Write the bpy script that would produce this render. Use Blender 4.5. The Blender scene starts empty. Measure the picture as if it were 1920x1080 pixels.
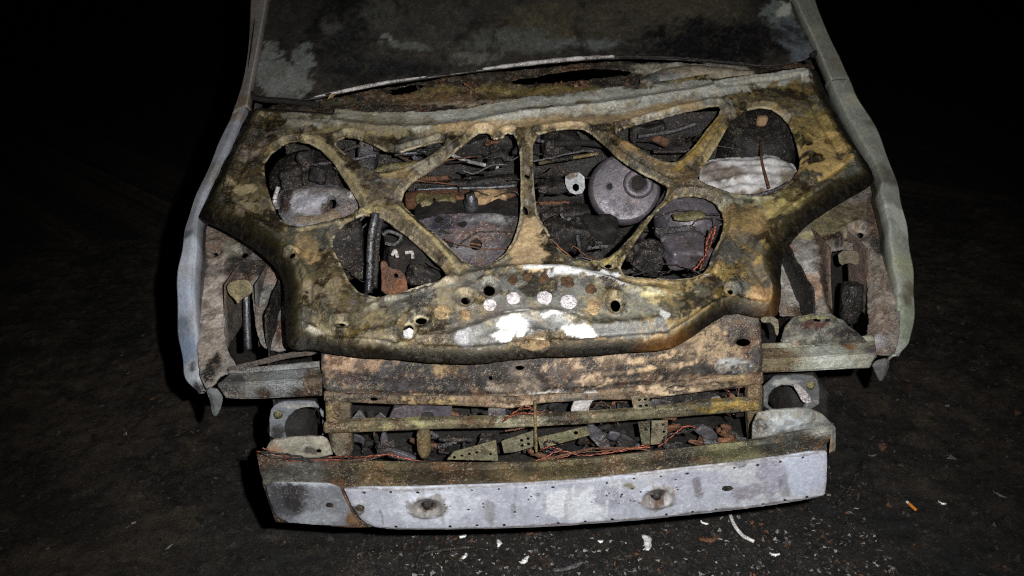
import bpy, bmesh, math, random
import numpy as np
from mathutils import Vector, Matrix
random.seed(4); R = math.radians
scene = bpy.context.scene
COL = scene.collection

# ------------------------------------------------------------------ camera
W0, H0, FPX = 1920.0, 1080.0, 1423.0
CAM = np.array([-0.068, -1.30, 1.65]); PITCH, ROLL = R(26.0), R(2.6)
_f = np.array([0, math.cos(PITCH), -math.sin(PITCH)])
_r0 = np.array([1.0, 0, 0]); _u0 = np.array([0, math.sin(PITCH), math.cos(PITCH)])
_r = math.cos(ROLL)*_r0 - math.sin(ROLL)*_u0
_u = math.sin(ROLL)*_r0 + math.cos(ROLL)*_u0
cd = bpy.data.cameras.new('camera'); cam = bpy.data.objects.new('camera', cd); COL.objects.link(cam)
cd.sensor_width = 36; cd.lens = 36*FPX/W0; cd.clip_start = 0.02; cd.clip_end = 200
M = Matrix.Identity(4)
for i in range(3):
    M[i][0], M[i][1], M[i][2], M[i][3] = _r[i], _u[i], -_f[i], CAM[i]
cam.matrix_world = M
scene.camera = cam

# ------------------------------------------------------------------ world, light, exposure
w = bpy.data.worlds.new('World'); scene.world = w; w.use_nodes = True
bg = w.node_tree.nodes['Background']; bg.inputs[0].default_value = (0.5, 0.6, 0.8, 1); bg.inputs[1].default_value = 0.0022
ld = bpy.data.lights.new('torch', 'SPOT'); lamp = bpy.data.objects.new('torch', ld); COL.objects.link(lamp)
ld.energy = 290; ld.spot_size = R(94); ld.spot_blend = 1.0; ld.shadow_soft_size = 0.012; ld.color = (1.0, 0.985, 0.965)
LPOS = Vector((0.06, -1.27, 1.69)); lamp.location = LPOS
lamp.rotation_euler = (Vector((0.03, 0.16, 0.74)) - LPOS).to_track_quat('-Z', 'Y').to_euler()
scene.cycles.use_denoising = False; scene.cycles.filter_width = 1.1
vs = scene.view_settings
vs.view_transform = 'Standard'; vs.look = 'None'; vs.exposure = 0; vs.gamma = 1; vs.use_curve_mapping = False

# ------------------------------------------------------------------ picking helpers: pixel of the photo -> point on a surface of the place
def ray(px, py):
    return _f + _r*((px-W0/2)/FPX) + _u*((H0/2-py)/FPX)
def onY(px, py, y):
    d = ray(px, py); return CAM + d*((y-CAM[1])/d[1])
def onZ(px, py, z):
    d = ray(px, py); return CAM + d*((z-CAM[2])/d[2])
class Plane:
    def __init__(s, o, u, v):
        s.o = np.array(o, float); s.u = np.array(u, float)/np.linalg.norm(u)
        v = np.array(v, float); v -= s.u*v.dot(s.u); s.v = v/np.linalg.norm(v)
        s.n = np.cross(s.u, s.v)
        if s.n.dot(CAM-s.o) < 0: s.n = -s.n
    def pick(s, px, py):
        d = ray(px, py); t = (s.o-CAM).dot(s.n)/d.dot(s.n); p = CAM+d*t-s.o
        return np.array([p.dot(s.u), p.dot(s.v)])
    def pos(s, U, V): return s.o + U[:, None]*s.u + V[:, None]*s.v
    def nrm(s, U, V): return np.repeat(s.n[None], len(U), 0)
class Field:                       # z = fn(x, y)
    def __init__(s, fn): s.fn = fn
    def pick(s, px, py):
        d = ray(px, py); a, b = 0.3, 6.0
        g = lambda t: (CAM+d*t)[2] - s.fn((CAM+d*t)[0], (CAM+d*t)[1])
        ts = np.linspace(a, b, 240); prev = g(ts[0])
        for t0, t1 in zip(ts[:-1], ts[1:]):
            cur = g(t1)
            if prev > 0 and cur <= 0:
                for _ in range(30):
                    m = (t0+t1)/2
                    if g(m) > 0: t0 = m
                    else: t1 = m
                break
            prev = cur
        p = CAM+d*t1; return p[:2].copy()
    def pos(s, U, V): return np.stack([U, V, s.fn(U, V)], 1)
    def nrm(s, U, V):
        e = 1e-3; fx = (s.fn(U+e, V)-s.fn(U-e, V))/(2*e); fy = (s.fn(U, V+e)-s.fn(U, V-e))/(2*e)
        n = np.stack([-fx, -fy, np.ones_like(U)], 1); return n/np.linalg.norm(n, axis=1)[:, None]

# ------------------------------------------------------------------ numpy noise
def _hash(ix, iy, seed):
    h = (ix.astype(np.int64)*374761393 + iy.astype(np.int64)*668265263 + seed*974634777) & 0xffffffff
    h = ((h ^ (h >> 13))*1274126177) & 0xffffffff
    return ((h ^ (h >> 16)) & 0xffff)/65535.0
def vnoise(u, v, seed):
    iu, iv = np.floor(u), np.floor(v); fu, fv = u-iu, v-iv
    fu = fu*fu*(3-2*fu); fv = fv*fv*(3-2*fv)
    a = _hash(iu, iv, seed); b = _hash(iu+1, iv, seed); c = _hash(iu, iv+1, seed); d = _hash(iu+1, iv+1, seed)
    return (a*(1-fu)+b*fu)*(1-fv)+(c*(1-fu)+d*fu)*fv
def fbm(u, v, scale, octv=4, seed=1, gain=0.55):
    s = np.zeros_like(u); a = 1.0; t = 0
    for k in range(octv):
        s += a*vnoise(u*scale+17.3*k, v*scale-9.1*k, seed+k*31); t += a; a *= gain; scale *= 2.03
    return s/t
def sstep(a, b, x):
    t = np.clip((x-a)/(b-a), 0, 1); return t*t*(3-2*t)
def lin(c):
    c = np.array(c, float)/255.0
    return np.where(c <= 0.04045, c/12.92, ((c+0.055)/1.055)**2.4)

# ------------------------------------------------------------------ materials
def node(nt, t, **kw):
    n = nt.nodes.new(t)
    for k, v in kw.items(): setattr(n, k, v)
    return n
def burnt(name, base=None, rust=(96, 52, 26), rust_amt=0.35, soot=0.35, soot_col=(20, 18, 17), fleck=0.25, fleck_col=(190, 182, 165),
          rough=0.68, metal=0.15, bump=0.5, scale=1.0, contrast=1.0, pit=0.6):
    m = bpy.data.materials.new(name); m.use_nodes = True; nt = m.node_tree; L = nt.links
    b = nt.nodes['Principled BSDF']
    tc = node(nt, 'ShaderNodeTexCoord')
    def noise(sc, det, ro, dist=0.0, off=0.0):
        mp = node(nt, 'ShaderNodeMapping'); mp.inputs['Location'].default_value = (off, off*1.7, -off)
        L.new(tc.outputs['Object'], mp.inputs[0])
        n = node(nt, 'ShaderNodeTexNoise'); n.inputs['Scale'].default_value = sc*scale; n.inputs['Detail'].default_value = det
        n.inputs['Roughness'].default_value = ro; n.inputs['Distortion'].default_value = dist
        L.new(mp.outputs[0], n.inputs['Vector']); return n.outputs['Fac']
    def mapr(x, a, c, lo=0.0, hi=1.0):
        n = node(nt, 'ShaderNodeMapRange', interpolation_type='SMOOTHSTEP'); n.inputs[1].default_value = a; n.inputs[2].default_value = c
        n.inputs[3].default_value = lo; n.inputs[4].default_value = hi; L.new(x, n.inputs[0]); return n.outputs[0]
    def mix(fac, A, B, mode='MIX'):
        n = node(nt, 'ShaderNodeMix', data_type='RGBA', blend_type=mode)
        if isinstance(fac, float): n.inputs[0].default_value = fac
        else: L.new(fac, n.inputs[0])
        for i, x in ((6, A), (7, B)):
            if isinstance(x, tuple): n.inputs[i].default_value = (*x, 1)
            else: L.new(x, n.inputs[i])
        return n.outputs[2]
    def math_(op, a, c):
        n = node(nt, 'ShaderNodeMath', operation=op)
        for i, x in ((0, a), (1, c)):
            if isinstance(x, float): n.inputs[i].default_value = x
            else: L.new(x, n.inputs[i])
        return n.outputs[0]
    nbig = noise(7, 8, 0.62, 0.7, 3.1); nbig2 = noise(12, 10, 0.68, 0.6, 7.7)
    nmid = noise(34, 10, 0.74, 0.5, 1.3); nmid2 = noise(48, 10, 0.74, 0.3, 12.3); nfine = noise(120, 7, 0.75, 0.3, 5.0); npit = noise(170, 4, 0.7, 0.0, 9.0); nspk = noise(300, 3, 0.7, 0.0, 15.0); ngate = noise(18, 5, 0.65, 0.4, 21.0)
    if base is None:
        at = node(nt, 'ShaderNodeAttribute', attribute_name='Col'); c = at.outputs['Color']; al = at.outputs['Alpha']
    else:
        c = tuple(lin(base)); al = 1.0
    k = contrast
    def w_(x): return math_('MULTIPLY', x, al)
    def tone(c, f, a_, b_, lo, hi):
        t = node(nt, 'ShaderNodeCombineColor'); v = mapr(f, a_, b_, lo, hi)
        for i in range(3): L.new(v, t.inputs[i])
        return mix(1.0, c, t.outputs[0], 'MULTIPLY')
    c = tone(c, nbig, 0.35, 0.65, 1-0.22*k, 1+0.18*k)
    c = tone(c, nfine, 0.35, 0.68, 1-0.35*k, 1+0.30*k)
    # flaking layers with sharp borders: bleached, dark scale, rust, soot, flecks, pits
    m1 = w_(mapr(math_('ADD', math_('MULTIPLY', nmid2, 0.6), math_('ADD', math_('MULTIPLY', nfine, 0.5), math_('MULTIPLY', nbig2, 0.5))), 0.83, 0.86, 0.0, 0.7*k))
    c = mix(m1, c, tone(c, nfine, 0.3, 0.7, 1.35, 1.9))
    m2 = w_(mapr(math_('ADD', math_('MULTIPLY', nmid, 0.65), math_('ADD', math_('MULTIPLY', nfine, 0.45), math_('MULTIPLY', nbig, 0.5))), 0.825, 0.85, 0.0, 0.85*k))
    c = mix(m2, c, tone(c, nfine, 0.3, 0.7, 0.22, 0.5))
    rm = w_(mapr(math_('ADD', nbig2, math_('MULTIPLY', nfine, 0.35)), 0.69, 0.76, 0.0, rust_amt))
    c = mix(rm, c, tuple(lin(rust)))
    sm = w_(mapr(math_('ADD', nbig, math_('MULTIPLY', nmid2, 0.55)), 0.82, 0.93, 0.0, min(1.0, soot*1.6)))
    c = mix(sm, c, tuple(lin(soot_col)))
    fm = w_(mapr(math_('ADD', nfine, math_('MULTIPLY', nbig2, 0.4)), 0.79, 0.83, 0.0, fleck))
    c = mix(fm, c, tuple(lin(fleck_col)))
    gate = mapr(ngate, 0.46, 0.58, 0.0, 1.0)
    dk = math_('MULTIPLY', mapr(nspk, 0.44, 0.48, 0.75*k, 0.0), gate)
    c = mix(w_(dk), c, tuple(lin((26, 21, 16))))
    lt = math_('MULTIPLY', mapr(nspk, 0.57, 0.60, 0.0, 0.55*k), mapr(ngate, 0.50, 0.42, 1.0, 0.0))
    lt = math_('MULTIPLY', lt, mapr(nmid2, 0.48, 0.54, 0.0, fleck*2))
    c = mix(w_(lt), c, tuple(lin(fleck_col)))
    pm = w_(mapr(math_('ADD', npit, math_('MULTIPLY', nmid, 0.5)), 0.46, 0.505, pit, 0.0))
    c = mix(pm, c, tuple(lin((22, 17, 12))))
    L.new(c, b.inputs['Base Color'])
    rg = mapr(nmid2, 0.3, 0.7, max(0.12, rough-0.25), min(1.0, rough+0.18)); L.new(rg, b.inputs['Roughness'])
    b.inputs['Metallic'].default_value = metal
    hgt = math_('ADD', math_('MULTIPLY', nmid, 0.55), math_('MULTIPLY', nfine, 0.30))
    hgt = math_('ADD', hgt, math_('MULTIPLY', m2, -0.10)); hgt = math_('ADD', hgt, math_('MULTIPLY', m1, 0.10)); hgt = math_('ADD', hgt, math_('MULTIPLY', fm, 0.15)); hgt = math_('ADD', hgt, math_('MULTIPLY', pm, -0.2))
    bp = node(nt, 'ShaderNodeBump'); bp.inputs['Strength'].default_value = bump; bp.inputs['Distance'].default_value = 0.014/scale
    L.new(hgt, bp.inputs['Height']); L.new(bp.outputs[0], b.inputs['Normal'])
    return m

MT = {}
MT['hood'] = burnt('burnt_hood_steel', None, rust=(74, 55, 32), rust_amt=0.4, soot=0.5, fleck=0.45, fleck_col=(190, 174, 134), rough=0.52, metal=0.30, bump=0.45, contrast=0.95, pit=0.9)
MT['panel'] = burnt('scorched_panel', None, rust=(120, 78, 44), rust_amt=0.35, soot=0.3, fleck=0.4, rough=0.6, metal=0.2, bump=0.75, pit=1.0)
MT['pale'] = burnt('heat_bleached_sheet', None, rust=(110, 100, 92), rust_amt=0.12, soot=0.14, fleck=0.2, fleck_col=(215, 215, 215), rough=0.78, metal=0.1, bump=0.3, contrast=0.5, pit=0.5)
MT['glass'] = burnt('sooted_glass', None, rust=(66, 60, 48), rust_amt=0.25, soot=0.45, fleck=0.05, fleck_col=(110, 110, 105), rough=0.5, metal=0.0, bump=0.08, contrast=0.7, pit=0.3, scale=1.1)
MT['soot'] = burnt('sooty_steel', (40, 37, 37), rust=(62, 46, 34), rust_amt=0.3, soot=0.6, fleck=0.3, rough=0.6, metal=0.3, bump=0.6)
MT['black'] = burnt('black_char', (22, 20, 19), rust=(50, 36, 24), rust_amt=0.3, soot=0.4, fleck=0.12, fleck_col=(120, 112, 100), rough=0.75, metal=0.0, bump=0.8)
MT['grey'] = burnt('grey_alloy', (92, 90, 94), rust=(96, 80, 66), rust_amt=0.3, soot=0.45, fleck=0.4, fleck_col=(215, 212, 208), rough=0.5, metal=0.45, bump=0.6)
MT['alloy'] = burnt('melted_alloy', (205, 200, 198), rust=(120, 92, 66), rust_amt=0.35, soot=0.3, fleck=0.5, fleck_col=(245, 245, 245), rough=0.42, metal=0.3, bump=0.7)
MT['olive'] = burnt('olive_primer_steel', (104, 98, 66), rust=(104, 72, 34), rust_amt=0.5, soot=0.35, fleck=0.35, fleck_col=(196, 188, 150), rough=0.55, metal=0.2, bump=0.5)
MT['rust'] = burnt('rusted_steel', (98, 66, 46), rust=(128, 76, 40), rust_amt=0.5, soot=0.4, fleck=0.25, fleck_col=(190, 150, 120), rough=0.75, metal=0.1, bump=0.6)
MT['tan'] = burnt('tan_scale', (170, 140, 104), rust=(150, 98, 52), rust_amt=0.4, soot=0.3, fleck=0.3, rough=0.75, metal=0.05, bump=0.7)
MT['violet'] = burnt('violet_grey_steel', (90, 86, 93), rust=(84, 66, 58), rust_amt=0.3, soot=0.3, fleck=0.15, rough=0.5, metal=0.35, bump=0.2, contrast=0.6)
MT['copper'] = burnt('heated_copper', (128, 68, 50), rust=(84, 44, 34), rust_amt=0.6, soot=0.45, fleck=0.2, fleck_col=(240, 170, 140), rough=0.42, metal=0.5, bump=0.3)
MT['chrome'] = burnt('sooty_rod_steel', (84, 86, 92), rust=(60, 52, 46), rust_amt=0.3, soot=0.7, fleck=0.3, rough=0.45, metal=0.6, bump=0.25)
MT['ash'] = burnt('white_ash', (232, 232, 230), rust=(170, 160, 150), rust_amt=0.25, soot=0.1, fleck=0.2, rough=0.9, metal=0.0, bump=0.6, pit=0.3)
MT['spot'] = burnt('pale_adhesive', (222, 216, 220), rust=(186, 170, 160), rust_amt=0.4, soot=0.02, fleck=0.3, rough=0.85, metal=0.0, bump=0.5, pit=0.4)
MT['spot_tan'] = burnt('tan_adhesive', (176, 150, 108), rust=(96, 60, 34), rust_amt=0.6, soot=0.15, fleck=0.2, rough=0.85, metal=0.0, bump=0.6, pit=0.9)
MT['spot_dark'] = burnt('charred_adhesive', (92, 66, 40), rust=(40, 24, 16), rust_amt=0.8, soot=0.5, fleck=0.4, fleck_col=(180, 150, 100), rough=0.85, metal=0.0, bump=1.0, pit=0.95)
MT['filter'] = burnt('orange_paper', (228, 138, 40), rust=(200, 110, 30), rust_amt=0.2, soot=0.0, fleck=0.05, rough=0.9, metal=0.0, bump=0.1, contrast=0.2, pit=0.0)
MT['paper'] = burnt('white_paper', (232, 228, 220), rust=(200, 190, 180), rust_amt=0.2, soot=0.0, fleck=0.05, rough=0.9, metal=0.0, bump=0.1, contrast=0.2, pit=0.0)
MT['clod'] = burnt('dry_clod', (40, 35, 30), rust=(60, 50, 40), rust_amt=0.3, soot=0.4, fleck=0.2, rough=0.9, metal=0.0, bump=0.6)
MT['dull_ash'] = burnt('grey_ash', (158, 156, 152), rust=(120, 110, 100), rust_amt=0.4, soot=0.3, fleck=0.2, rough=0.95, metal=0.0, bump=0.6)
MT['ground'] = burnt('scorched_ground', None, rust=(58, 46, 34), rust_amt=0.4, soot=0.5, soot_col=(7, 7, 7), fleck=0.4, fleck_col=(104, 98, 88), rough=0.75, metal=0.0, bump=1.0, scale=0.8, contrast=1.1, pit=0.7)

# ------------------------------------------------------------------ mesh helpers
def link(name, me, mat, parent=None):
    o = bpy.data.objects.new(name, me); COL.objects.link(o)
    if mat: me.materials.append(MT[mat] if isinstance(mat, str) else mat)
    if parent: o.parent = parent
    return o
def tag(o, label, cat, group=None):
    o['label'] = label; o['category'] = cat
    if group: o['group'] = group
    return o
def set_col(me, C, A=None):
    a = me.color_attributes.new('Col', 'FLOAT_COLOR', 'POINT')
    buf = np.ones((len(C), 4), np.float32); buf[:, :3] = C
    lum = C.max(1); buf[:, 3] = np.clip(1-sstep(0.10, 0.55, lum)*0.75, 0, 1) if A is None else A*np.clip(1-sstep(0.10, 0.55, lum)*0.75, 0, 1)
    a.data.foreach_set('color', buf.ravel())
def chaikin(P, it=2):
    P = np.array(P, float)
    for _ in range(it):
        Q = np.roll(P, -1, 0); P = np.stack([0.75*P+0.25*Q, 0.25*P+0.75*Q], 1).reshape(-1, 2)
    return P
def smooth_line(P, n=40):
    P = [np.array(p, float) for p in P]; out = []
    Q = [2*P[0]-P[1]] + P + [2*P[-1]-P[-2]]; per = max(2, n//(len(P)-1))
    for i in range(1, len(Q)-2):
        for k in range(per):
            t = k/per; a, b, c, d = Q[i-1:i+3]
            out.append(0.5*((2*b)+(c-a)*t+(2*a-5*b+4*c-d)*t*t+(3*b-a-3*c+d)*t**3))
    out.append(P[-1]); return np.array(out)
def seg_dist(U, V, P, closed=True):
    D = np.full(len(U), 1e9); n = len(P)
    for i in range(n if closed else n-1):
        a, b = P[i], P[(i+1) % n]; e = b-a; L2 = e.dot(e)+1e-12
        t = np.clip(((U-a[0])*e[0]+(V-a[1])*e[1])/L2, 0, 1)
        D = np.minimum(D, (U-a[0]-t*e[0])**2+(V-a[1]-t*e[1])**2)
    return np.sqrt(D)
def inside(U, V, P):
    r = np.zeros(len(U), bool); n = len(P)
    for i in range(n):
        x0, y0 = P[i]; x1, y1 = P[(i+1) % n]
        if y0 == y1: continue
        c = ((y0 > V) != (y1 > V)) & (U < (x1-x0)*(V-y0)/(y1-y0)+x0); r ^= c
    return r
def sdf(U, V, P):                  # > 0 inside
    d = np.full(len(U), -0.2)
    lo, hi = P.min(0)-0.2, P.max(0)+0.2
    m = (U > lo[0]) & (U < hi[0]) & (V > lo[1]) & (V < hi[1])
    if m.any():
        q = seg_dist(U[m], V[m], P); d[m] = np.where(inside(U[m], V[m], P), q, -q)
    return d
def paint(surf, U, V, base, blobs, seed=0, warp=0.02):
    C = np.repeat(lin(base)[None], len(U), 0)
    wu = U+warp*2.4*(fbm(U, V, 14, 5, seed+5, 0.62)-0.5); wv = V+warp*2.4*(fbm(U, V, 14, 5, seed+55, 0.62)-0.5)
    for k, bl in enumerate(blobs):
        if bl[0] == 's':           # ('s', points, width, colour, opacity)
            P = np.array([surf.pick(*q) for q in smooth_line([np.array(q_, float) for q_ in bl[1]], 20)]); wd = bl[2]*2.0/FPX*0.5; col = bl[3]; op = bl[4] if len(bl) > 4 else 0.9
            lo, hi = P.min(0)-wd*3, P.max(0)+wd*3; q = (wu > lo[0]) & (wu < hi[0]) & (wv > lo[1]) & (wv < hi[1])
            if not q.any(): continue
            r = seg_dist(U[q]*.6+wu[q]*.4, V[q]*.6+wv[q]*.4, P, False)/wd; soft = 0.3; amp = 1.7
        else:
            px, py, rx, ry, col = bl[:5]; soft = (bl[5] if len(bl) > 5 else 0.3)*0.7; op = bl[6] if len(bl) > 6 else 1.0; amp = 1.3
            c = surf.pick(px, py); a = surf.pick(px+rx, py)-c; b = surf.pick(px, py+ry)-c
            A = np.linalg.inv(np.array([[a[0], b[0]], [a[1], b[1]]]))
            du, dv = wu-c[0], wv-c[1]
            rf = np.hypot(A[0, 0]*du+A[0, 1]*dv, A[1, 0]*du+A[1, 1]*dv); q = rf < 2.2
            if not q.any(): continue
            r = rf[q]
        nz = fbm(U[q], V[q], 40, 4, seed+100+k*7, 0.7)-0.5
        m = (1-sstep(1-soft, 1+soft, r+nz*amp))*op
        C[q] = C[q]*(1-m[:, None])+lin(col)[None]*m[:, None]
    return C
def sheet(name, surf, outer, holes=(), res=0.006, relief=None, thick=0.003, mat='panel', parent=None, base=(90, 84, 78), blobs=(), it=2, recolor=None, seed=0, warp=0.02, pick=True, back=True, ragged=0.0):
    P = np.array([surf.pick(*p) for p in outer]) if pick else np.array(outer, float)
    P = chaikin(P, it) if it else P
    HS = []
    for h in holes:
        if h[0] == 'o':            # ('o', px, py, rx, ry)
            _, px, py, rx, ry = h
            q = np.array([surf.pick(px+rx*math.cos(t), py+ry*math.sin(t)) for t in np.linspace(0, 2*math.pi, 14)[:-1]])
        else: q = chaikin(np.array([surf.pick(*p) for p in h]), 1)
        HS.append(q)
    lo, hi = P.min(0)-res*1.5, P.max(0)+res*1.5
    nu, nv = int((hi[0]-lo[0])/res)+2, int((hi[1]-lo[1])/res)+2
    gu, gv = np.meshgrid(lo[0]+res*np.arange(nu), lo[1]+res*np.arange(nv), indexing='ij')
    U, V = gu.ravel(), gv.ravel()
    do = sdf(U, V, P); dh = np.full(len(U), 0.2)
    for q in HS: dh = np.minimum(dh, -sdf(U, V, q))
    if ragged:
        dh = dh+ragged*(fbm(U, V, 22, 5, seed+9, 0.75)-0.5); do = do+ragged*0.4*(fbm(U, V, 30, 3, seed+19)-0.5)
    F = np.minimum(do, dh); ins = F > 0
    idx = np.full(len(U), -1); idx[ins] = np.arange(ins.sum())
    vu, vv, vdo, vdh = [list(x[ins]) for x in (U, V, do, dh)]
    I = np.arange(nu*nv).reshape(nu, nv)
    c4 = np.stack([I[:-1, :-1], I[1:, :-1], I[1:, 1:], I[:-1, 1:]], -1).reshape(-1, 4)
    cnt = ins[c4].sum(1)
    faces = [tuple(x) for x in idx[c4[cnt == 4]]]
    cross = {}; walls = []
    def xv(a, b):
        key = (a, b) if a < b else (b, a)
        if key not in cross:
            t = F[a]/(F[a]-F[b]); cross[key] = len(vu)
            vu.append(U[a]+(U[b]-U[a])*t); vv.append(V[a]+(V[b]-V[a])*t); vdo.append(max(0, do[a]+(do[b]-do[a])*t)); vdh.append(max(0, dh[a]+(dh[b]-dh[a])*t))
        return cross[key]
    for c in c4[(cnt > 0) & (cnt < 4)]:
        poly = []; ev = []
        for k in range(4):
            a, b = c[k], c[(k+1) % 4]
            if ins[a]: poly.append(idx[a])
            if ins[a] != ins[b]:
                x = xv(a, b); poly.append(x); ev.append((x, ins[a]))
        if len(poly) >= 3: faces.append(tuple(poly))
        n = len(ev)
        for i in range(n):
            if ev[i][1] and not ev[(i+1) % n][1]: walls.append((ev[i][0], ev[(i+1) % n][0]))
    u, v, a_do, a_dh = map(np.array, (vu, vv, vdo, vdh))
    X = surf.pos(u, v); N = surf.nrm(u, v)
    h = relief(u, v, a_do, a_dh) if relief else 0.0015*(fbm(u, v, 30, 3, seed)-0.5)
    X = X+N*h[:, None]
    C = paint(surf, u, v, base, blobs, seed, warp)
    AL = np.ones(len(u))
    if recolor:
        C = recolor(u, v, a_do, a_dh, C, h)
        if isinstance(C, tuple): C, AL = C
    nV = len(u)
    flip = np.cross(surf.pos(np.array([1e-3]), np.array([0.]))[0]-surf.pos(np.array([0.]), np.array([0.]))[0],
                    surf.pos(np.array([0.]), np.array([1e-3]))[0]-surf.pos(np.array([0.]), np.array([0.]))[0]).dot(N.mean(0)) < 0
    if flip: faces = [f[::-1] for f in faces]; walls = [(b, a) for a, b in walls]
    nf = len(faces)
    if back:
        X = np.vstack([X, X-N*thick]); C = np.vstack([C, C]); AL = np.r_[AL, AL]
        faces = faces+[tuple(i+nV for i in f[::-1]) for f in faces]+[(b, a, a+nV, b+nV) for a, b in walls]
    me = bpy.data.meshes.new(name); me.from_pydata(X.tolist(), [], [tuple(int(i) for i in f) for f in faces])
    sm = np.zeros(len(faces), bool); sm[:2*nf if back else nf] = True
    me.polygons.foreach_set('use_smooth', sm); set_col(me, C, AL); me.update()
    return link(name, me, mat, parent)
def from_bm(name, bm, mat, parent=None, smooth=True, col=None):
    me = bpy.data.meshes.new(name); bm.to_mesh(me); bm.free()
    if smooth: me.polygons.foreach_set('use_smooth', np.ones(len(me.polygons), bool))
    if col is not None:
        set_col(me, np.repeat(lin(col)[None], len(me.vertices), 0))
    return link(name, me, mat, parent)
def tube(name, pts, r, mat, parent=None, sides=8, n=30, wob=0.0, straight=False):
    P = np.array(pts, float) if straight else smooth_line(pts, n)
    if wob: P = P+wob*(np.random.RandomState(len(P)+int(abs(P[0, 0])*999)).rand(*P.shape)-0.5)
    bm = bmesh.new(); rings = []; up = np.array([0.13, 0.31, 0.94])
    for i, p in enumerate(P):
        t = P[min(i+1, len(P)-1)]-P[max(i-1, 0)]; t = t/(np.linalg.norm(t)+1e-9)
        a = np.cross(t, up); a /= np.linalg.norm(a)+1e-9; b = np.cross(t, a)
        rr = r(i/(len(P)-1)) if callable(r) else r
        rings.append([bm.verts.new(p+rr*(a*math.cos(2*math.pi*k/sides)+b*math.sin(2*math.pi*k/sides))) for k in range(sides)])
    for A, B in zip(rings[:-1], rings[1:]):
        for k in range(sides): bm.faces.new((A[k], A[(k+1) % sides], B[(k+1) % sides], B[k]))
    bm.faces.new(rings[0][::-1]); bm.faces.new(rings[-1])
    return from_bm(name, bm, mat, parent)
def box(name, c, size, mat, parent=None, rot=(0, 0, 0), bev=0.006, dent=0.006, cuts=5, seed=1, taper=1.0):
    bm = bmesh.new(); bmesh.ops.create_cube(bm, size=1)
    bmesh.ops.bevel(bm, geom=bm.edges[:], offset=min(0.45, bev/min(size)), segments=2, affect='EDGES', profile=0.6) if False else None
    if cuts: bmesh.ops.subdivide_edges(bm, edges=bm.edges[:], cuts=cuts, use_grid_fill=True)
    S = np.array(size); rs = np.random.RandomState(seed); ph = rs.rand(3)*50
    for vv in bm.verts:
        p = np.array(vv.co)
        q = p*S
        # rounded edges: pull toward an inset box
        ins = np.clip(q, -(S/2-bev), S/2-bev); d = q-ins; L = np.linalg.norm(d)
        if L > 1e-9: q = ins+d/L*min(L, bev) if np.count_nonzero(np.abs(d) > 1e-6) > 1 else q
        if taper != 1.0: q[:2] *= 1+(taper-1)*(p[2]+0.5)
        uu = np.array([q[0]*1.3+ph[0]+q[2]]); w2 = np.array([q[1]*1.3+ph[1]-q[2]*0.7])
        n1 = fbm(uu, w2, 22, 3, seed)[0]-0.5; n2 = fbm(uu+9, w2+4, 22, 3, seed+3)[0]-0.5; n3 = fbm(uu-5, w2+8, 22, 3, seed+6)[0]-0.5
        vv.co = Vector(q+dent*2*np.array([n1, n2, n3]))
    bm.transform(Matrix.Translation(Vector(c)) @ (Matrix.Rotation(rot[2], 4, 'Z') @ Matrix.Rotation(rot[1], 4, 'Y') @ Matrix.Rotation(rot[0], 4, 'X')))
    o = from_bm(name, bm, mat, parent)
    return o
def lathe(name, prof, c, axis, mat, parent=None, n=28, col=None):
    bm = bmesh.new(); rings = []
    for r_, h_ in prof:
        rings.append([bm.verts.new((r_*math.cos(2*math.pi*k/n), r_*math.sin(2*math.pi*k/n), h_)) for k in range(n)] if r_ > 1e-6 else [bm.verts.new((0, 0, h_))])
    for A, B in zip(rings[:-1], rings[1:]):
        for k in range(n):
            k2 = (k+1) % n
            f = [A[k % len(A)], A[k2 % len(A)], B[k2 % len(B)], B[k % len(B)]]
            f2 = []
            for x in f:
                if x not in f2: f2.append(x)
            if len(f2) >= 3: bm.faces.new(f2)
    q = Vector(axis).to_track_quat('Z', 'Y').to_matrix().to_4x4()
    bm.transform(Matrix.Translation(Vector(c)) @ q)
    bmesh.ops.recalc_face_normals(bm, faces=bm.faces[:])
    o = from_bm(name, bm, mat, parent, col=col)
    return o
def loft(name, rows, mat, parent=None, base=(150, 152, 155), blobs=(), thick=0.003, seed=0, closed=False):
    """rows: list of lists of points; blobs: (px,py,r,col) evaluated in 3D around the nearest vertex to that sight line"""
    A = np.array(rows, float); n, m = A.shape[:2]; X = A.reshape(-1, 3)
    I = np.arange(n*m).reshape(n, m)
    if closed: I = np.concatenate([I, I[:, :1]], 1)
    F = np.stack([I[:-1, :-1], I[1:, :-1], I[1:, 1:], I[:-1, 1:]], -1).reshape(-1, 4)
    C = np.repeat(lin(base)[None], len(X), 0)
    for k, (px, py, r, col, *rest) in enumerate(blobs):
        d = ray(px, py); d /= np.linalg.norm(d); q = X-CAM; t = q@d; e = np.linalg.norm(q-t[:, None]*d, axis=1); c = X[np.argmin(e+0.02*t)]
        dd = np.linalg.norm(X-c, axis=1)/r
        nz = fbm(X[:, 0]+X[:, 1]*0.7, X[:, 2]+X[:, 1]*0.5, 25, 4, seed+k)-0.5
        mk = 1-sstep(0.7, 1.3, dd+nz*1.2); C = C*(1-mk[:, None])+lin(col)[None]*mk[:, None]
    me = bpy.data.meshes.new(name); me.from_pydata(X.tolist(), [], [tuple(int(i) for i in f) for f in F])
    me.polygons.foreach_set('use_smooth', np.ones(len(F), bool)); set_col(me, C)
    o = link(name, me, mat, parent)
    es = o.modifiers.new('crisp_folds', 'EDGE_SPLIT'); es.split_angle = R(28)
    if thick:
        md = o.modifiers.new('thickness', 'SOLIDIFY'); md.thickness = thick; md.offset = 0
    return o
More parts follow.
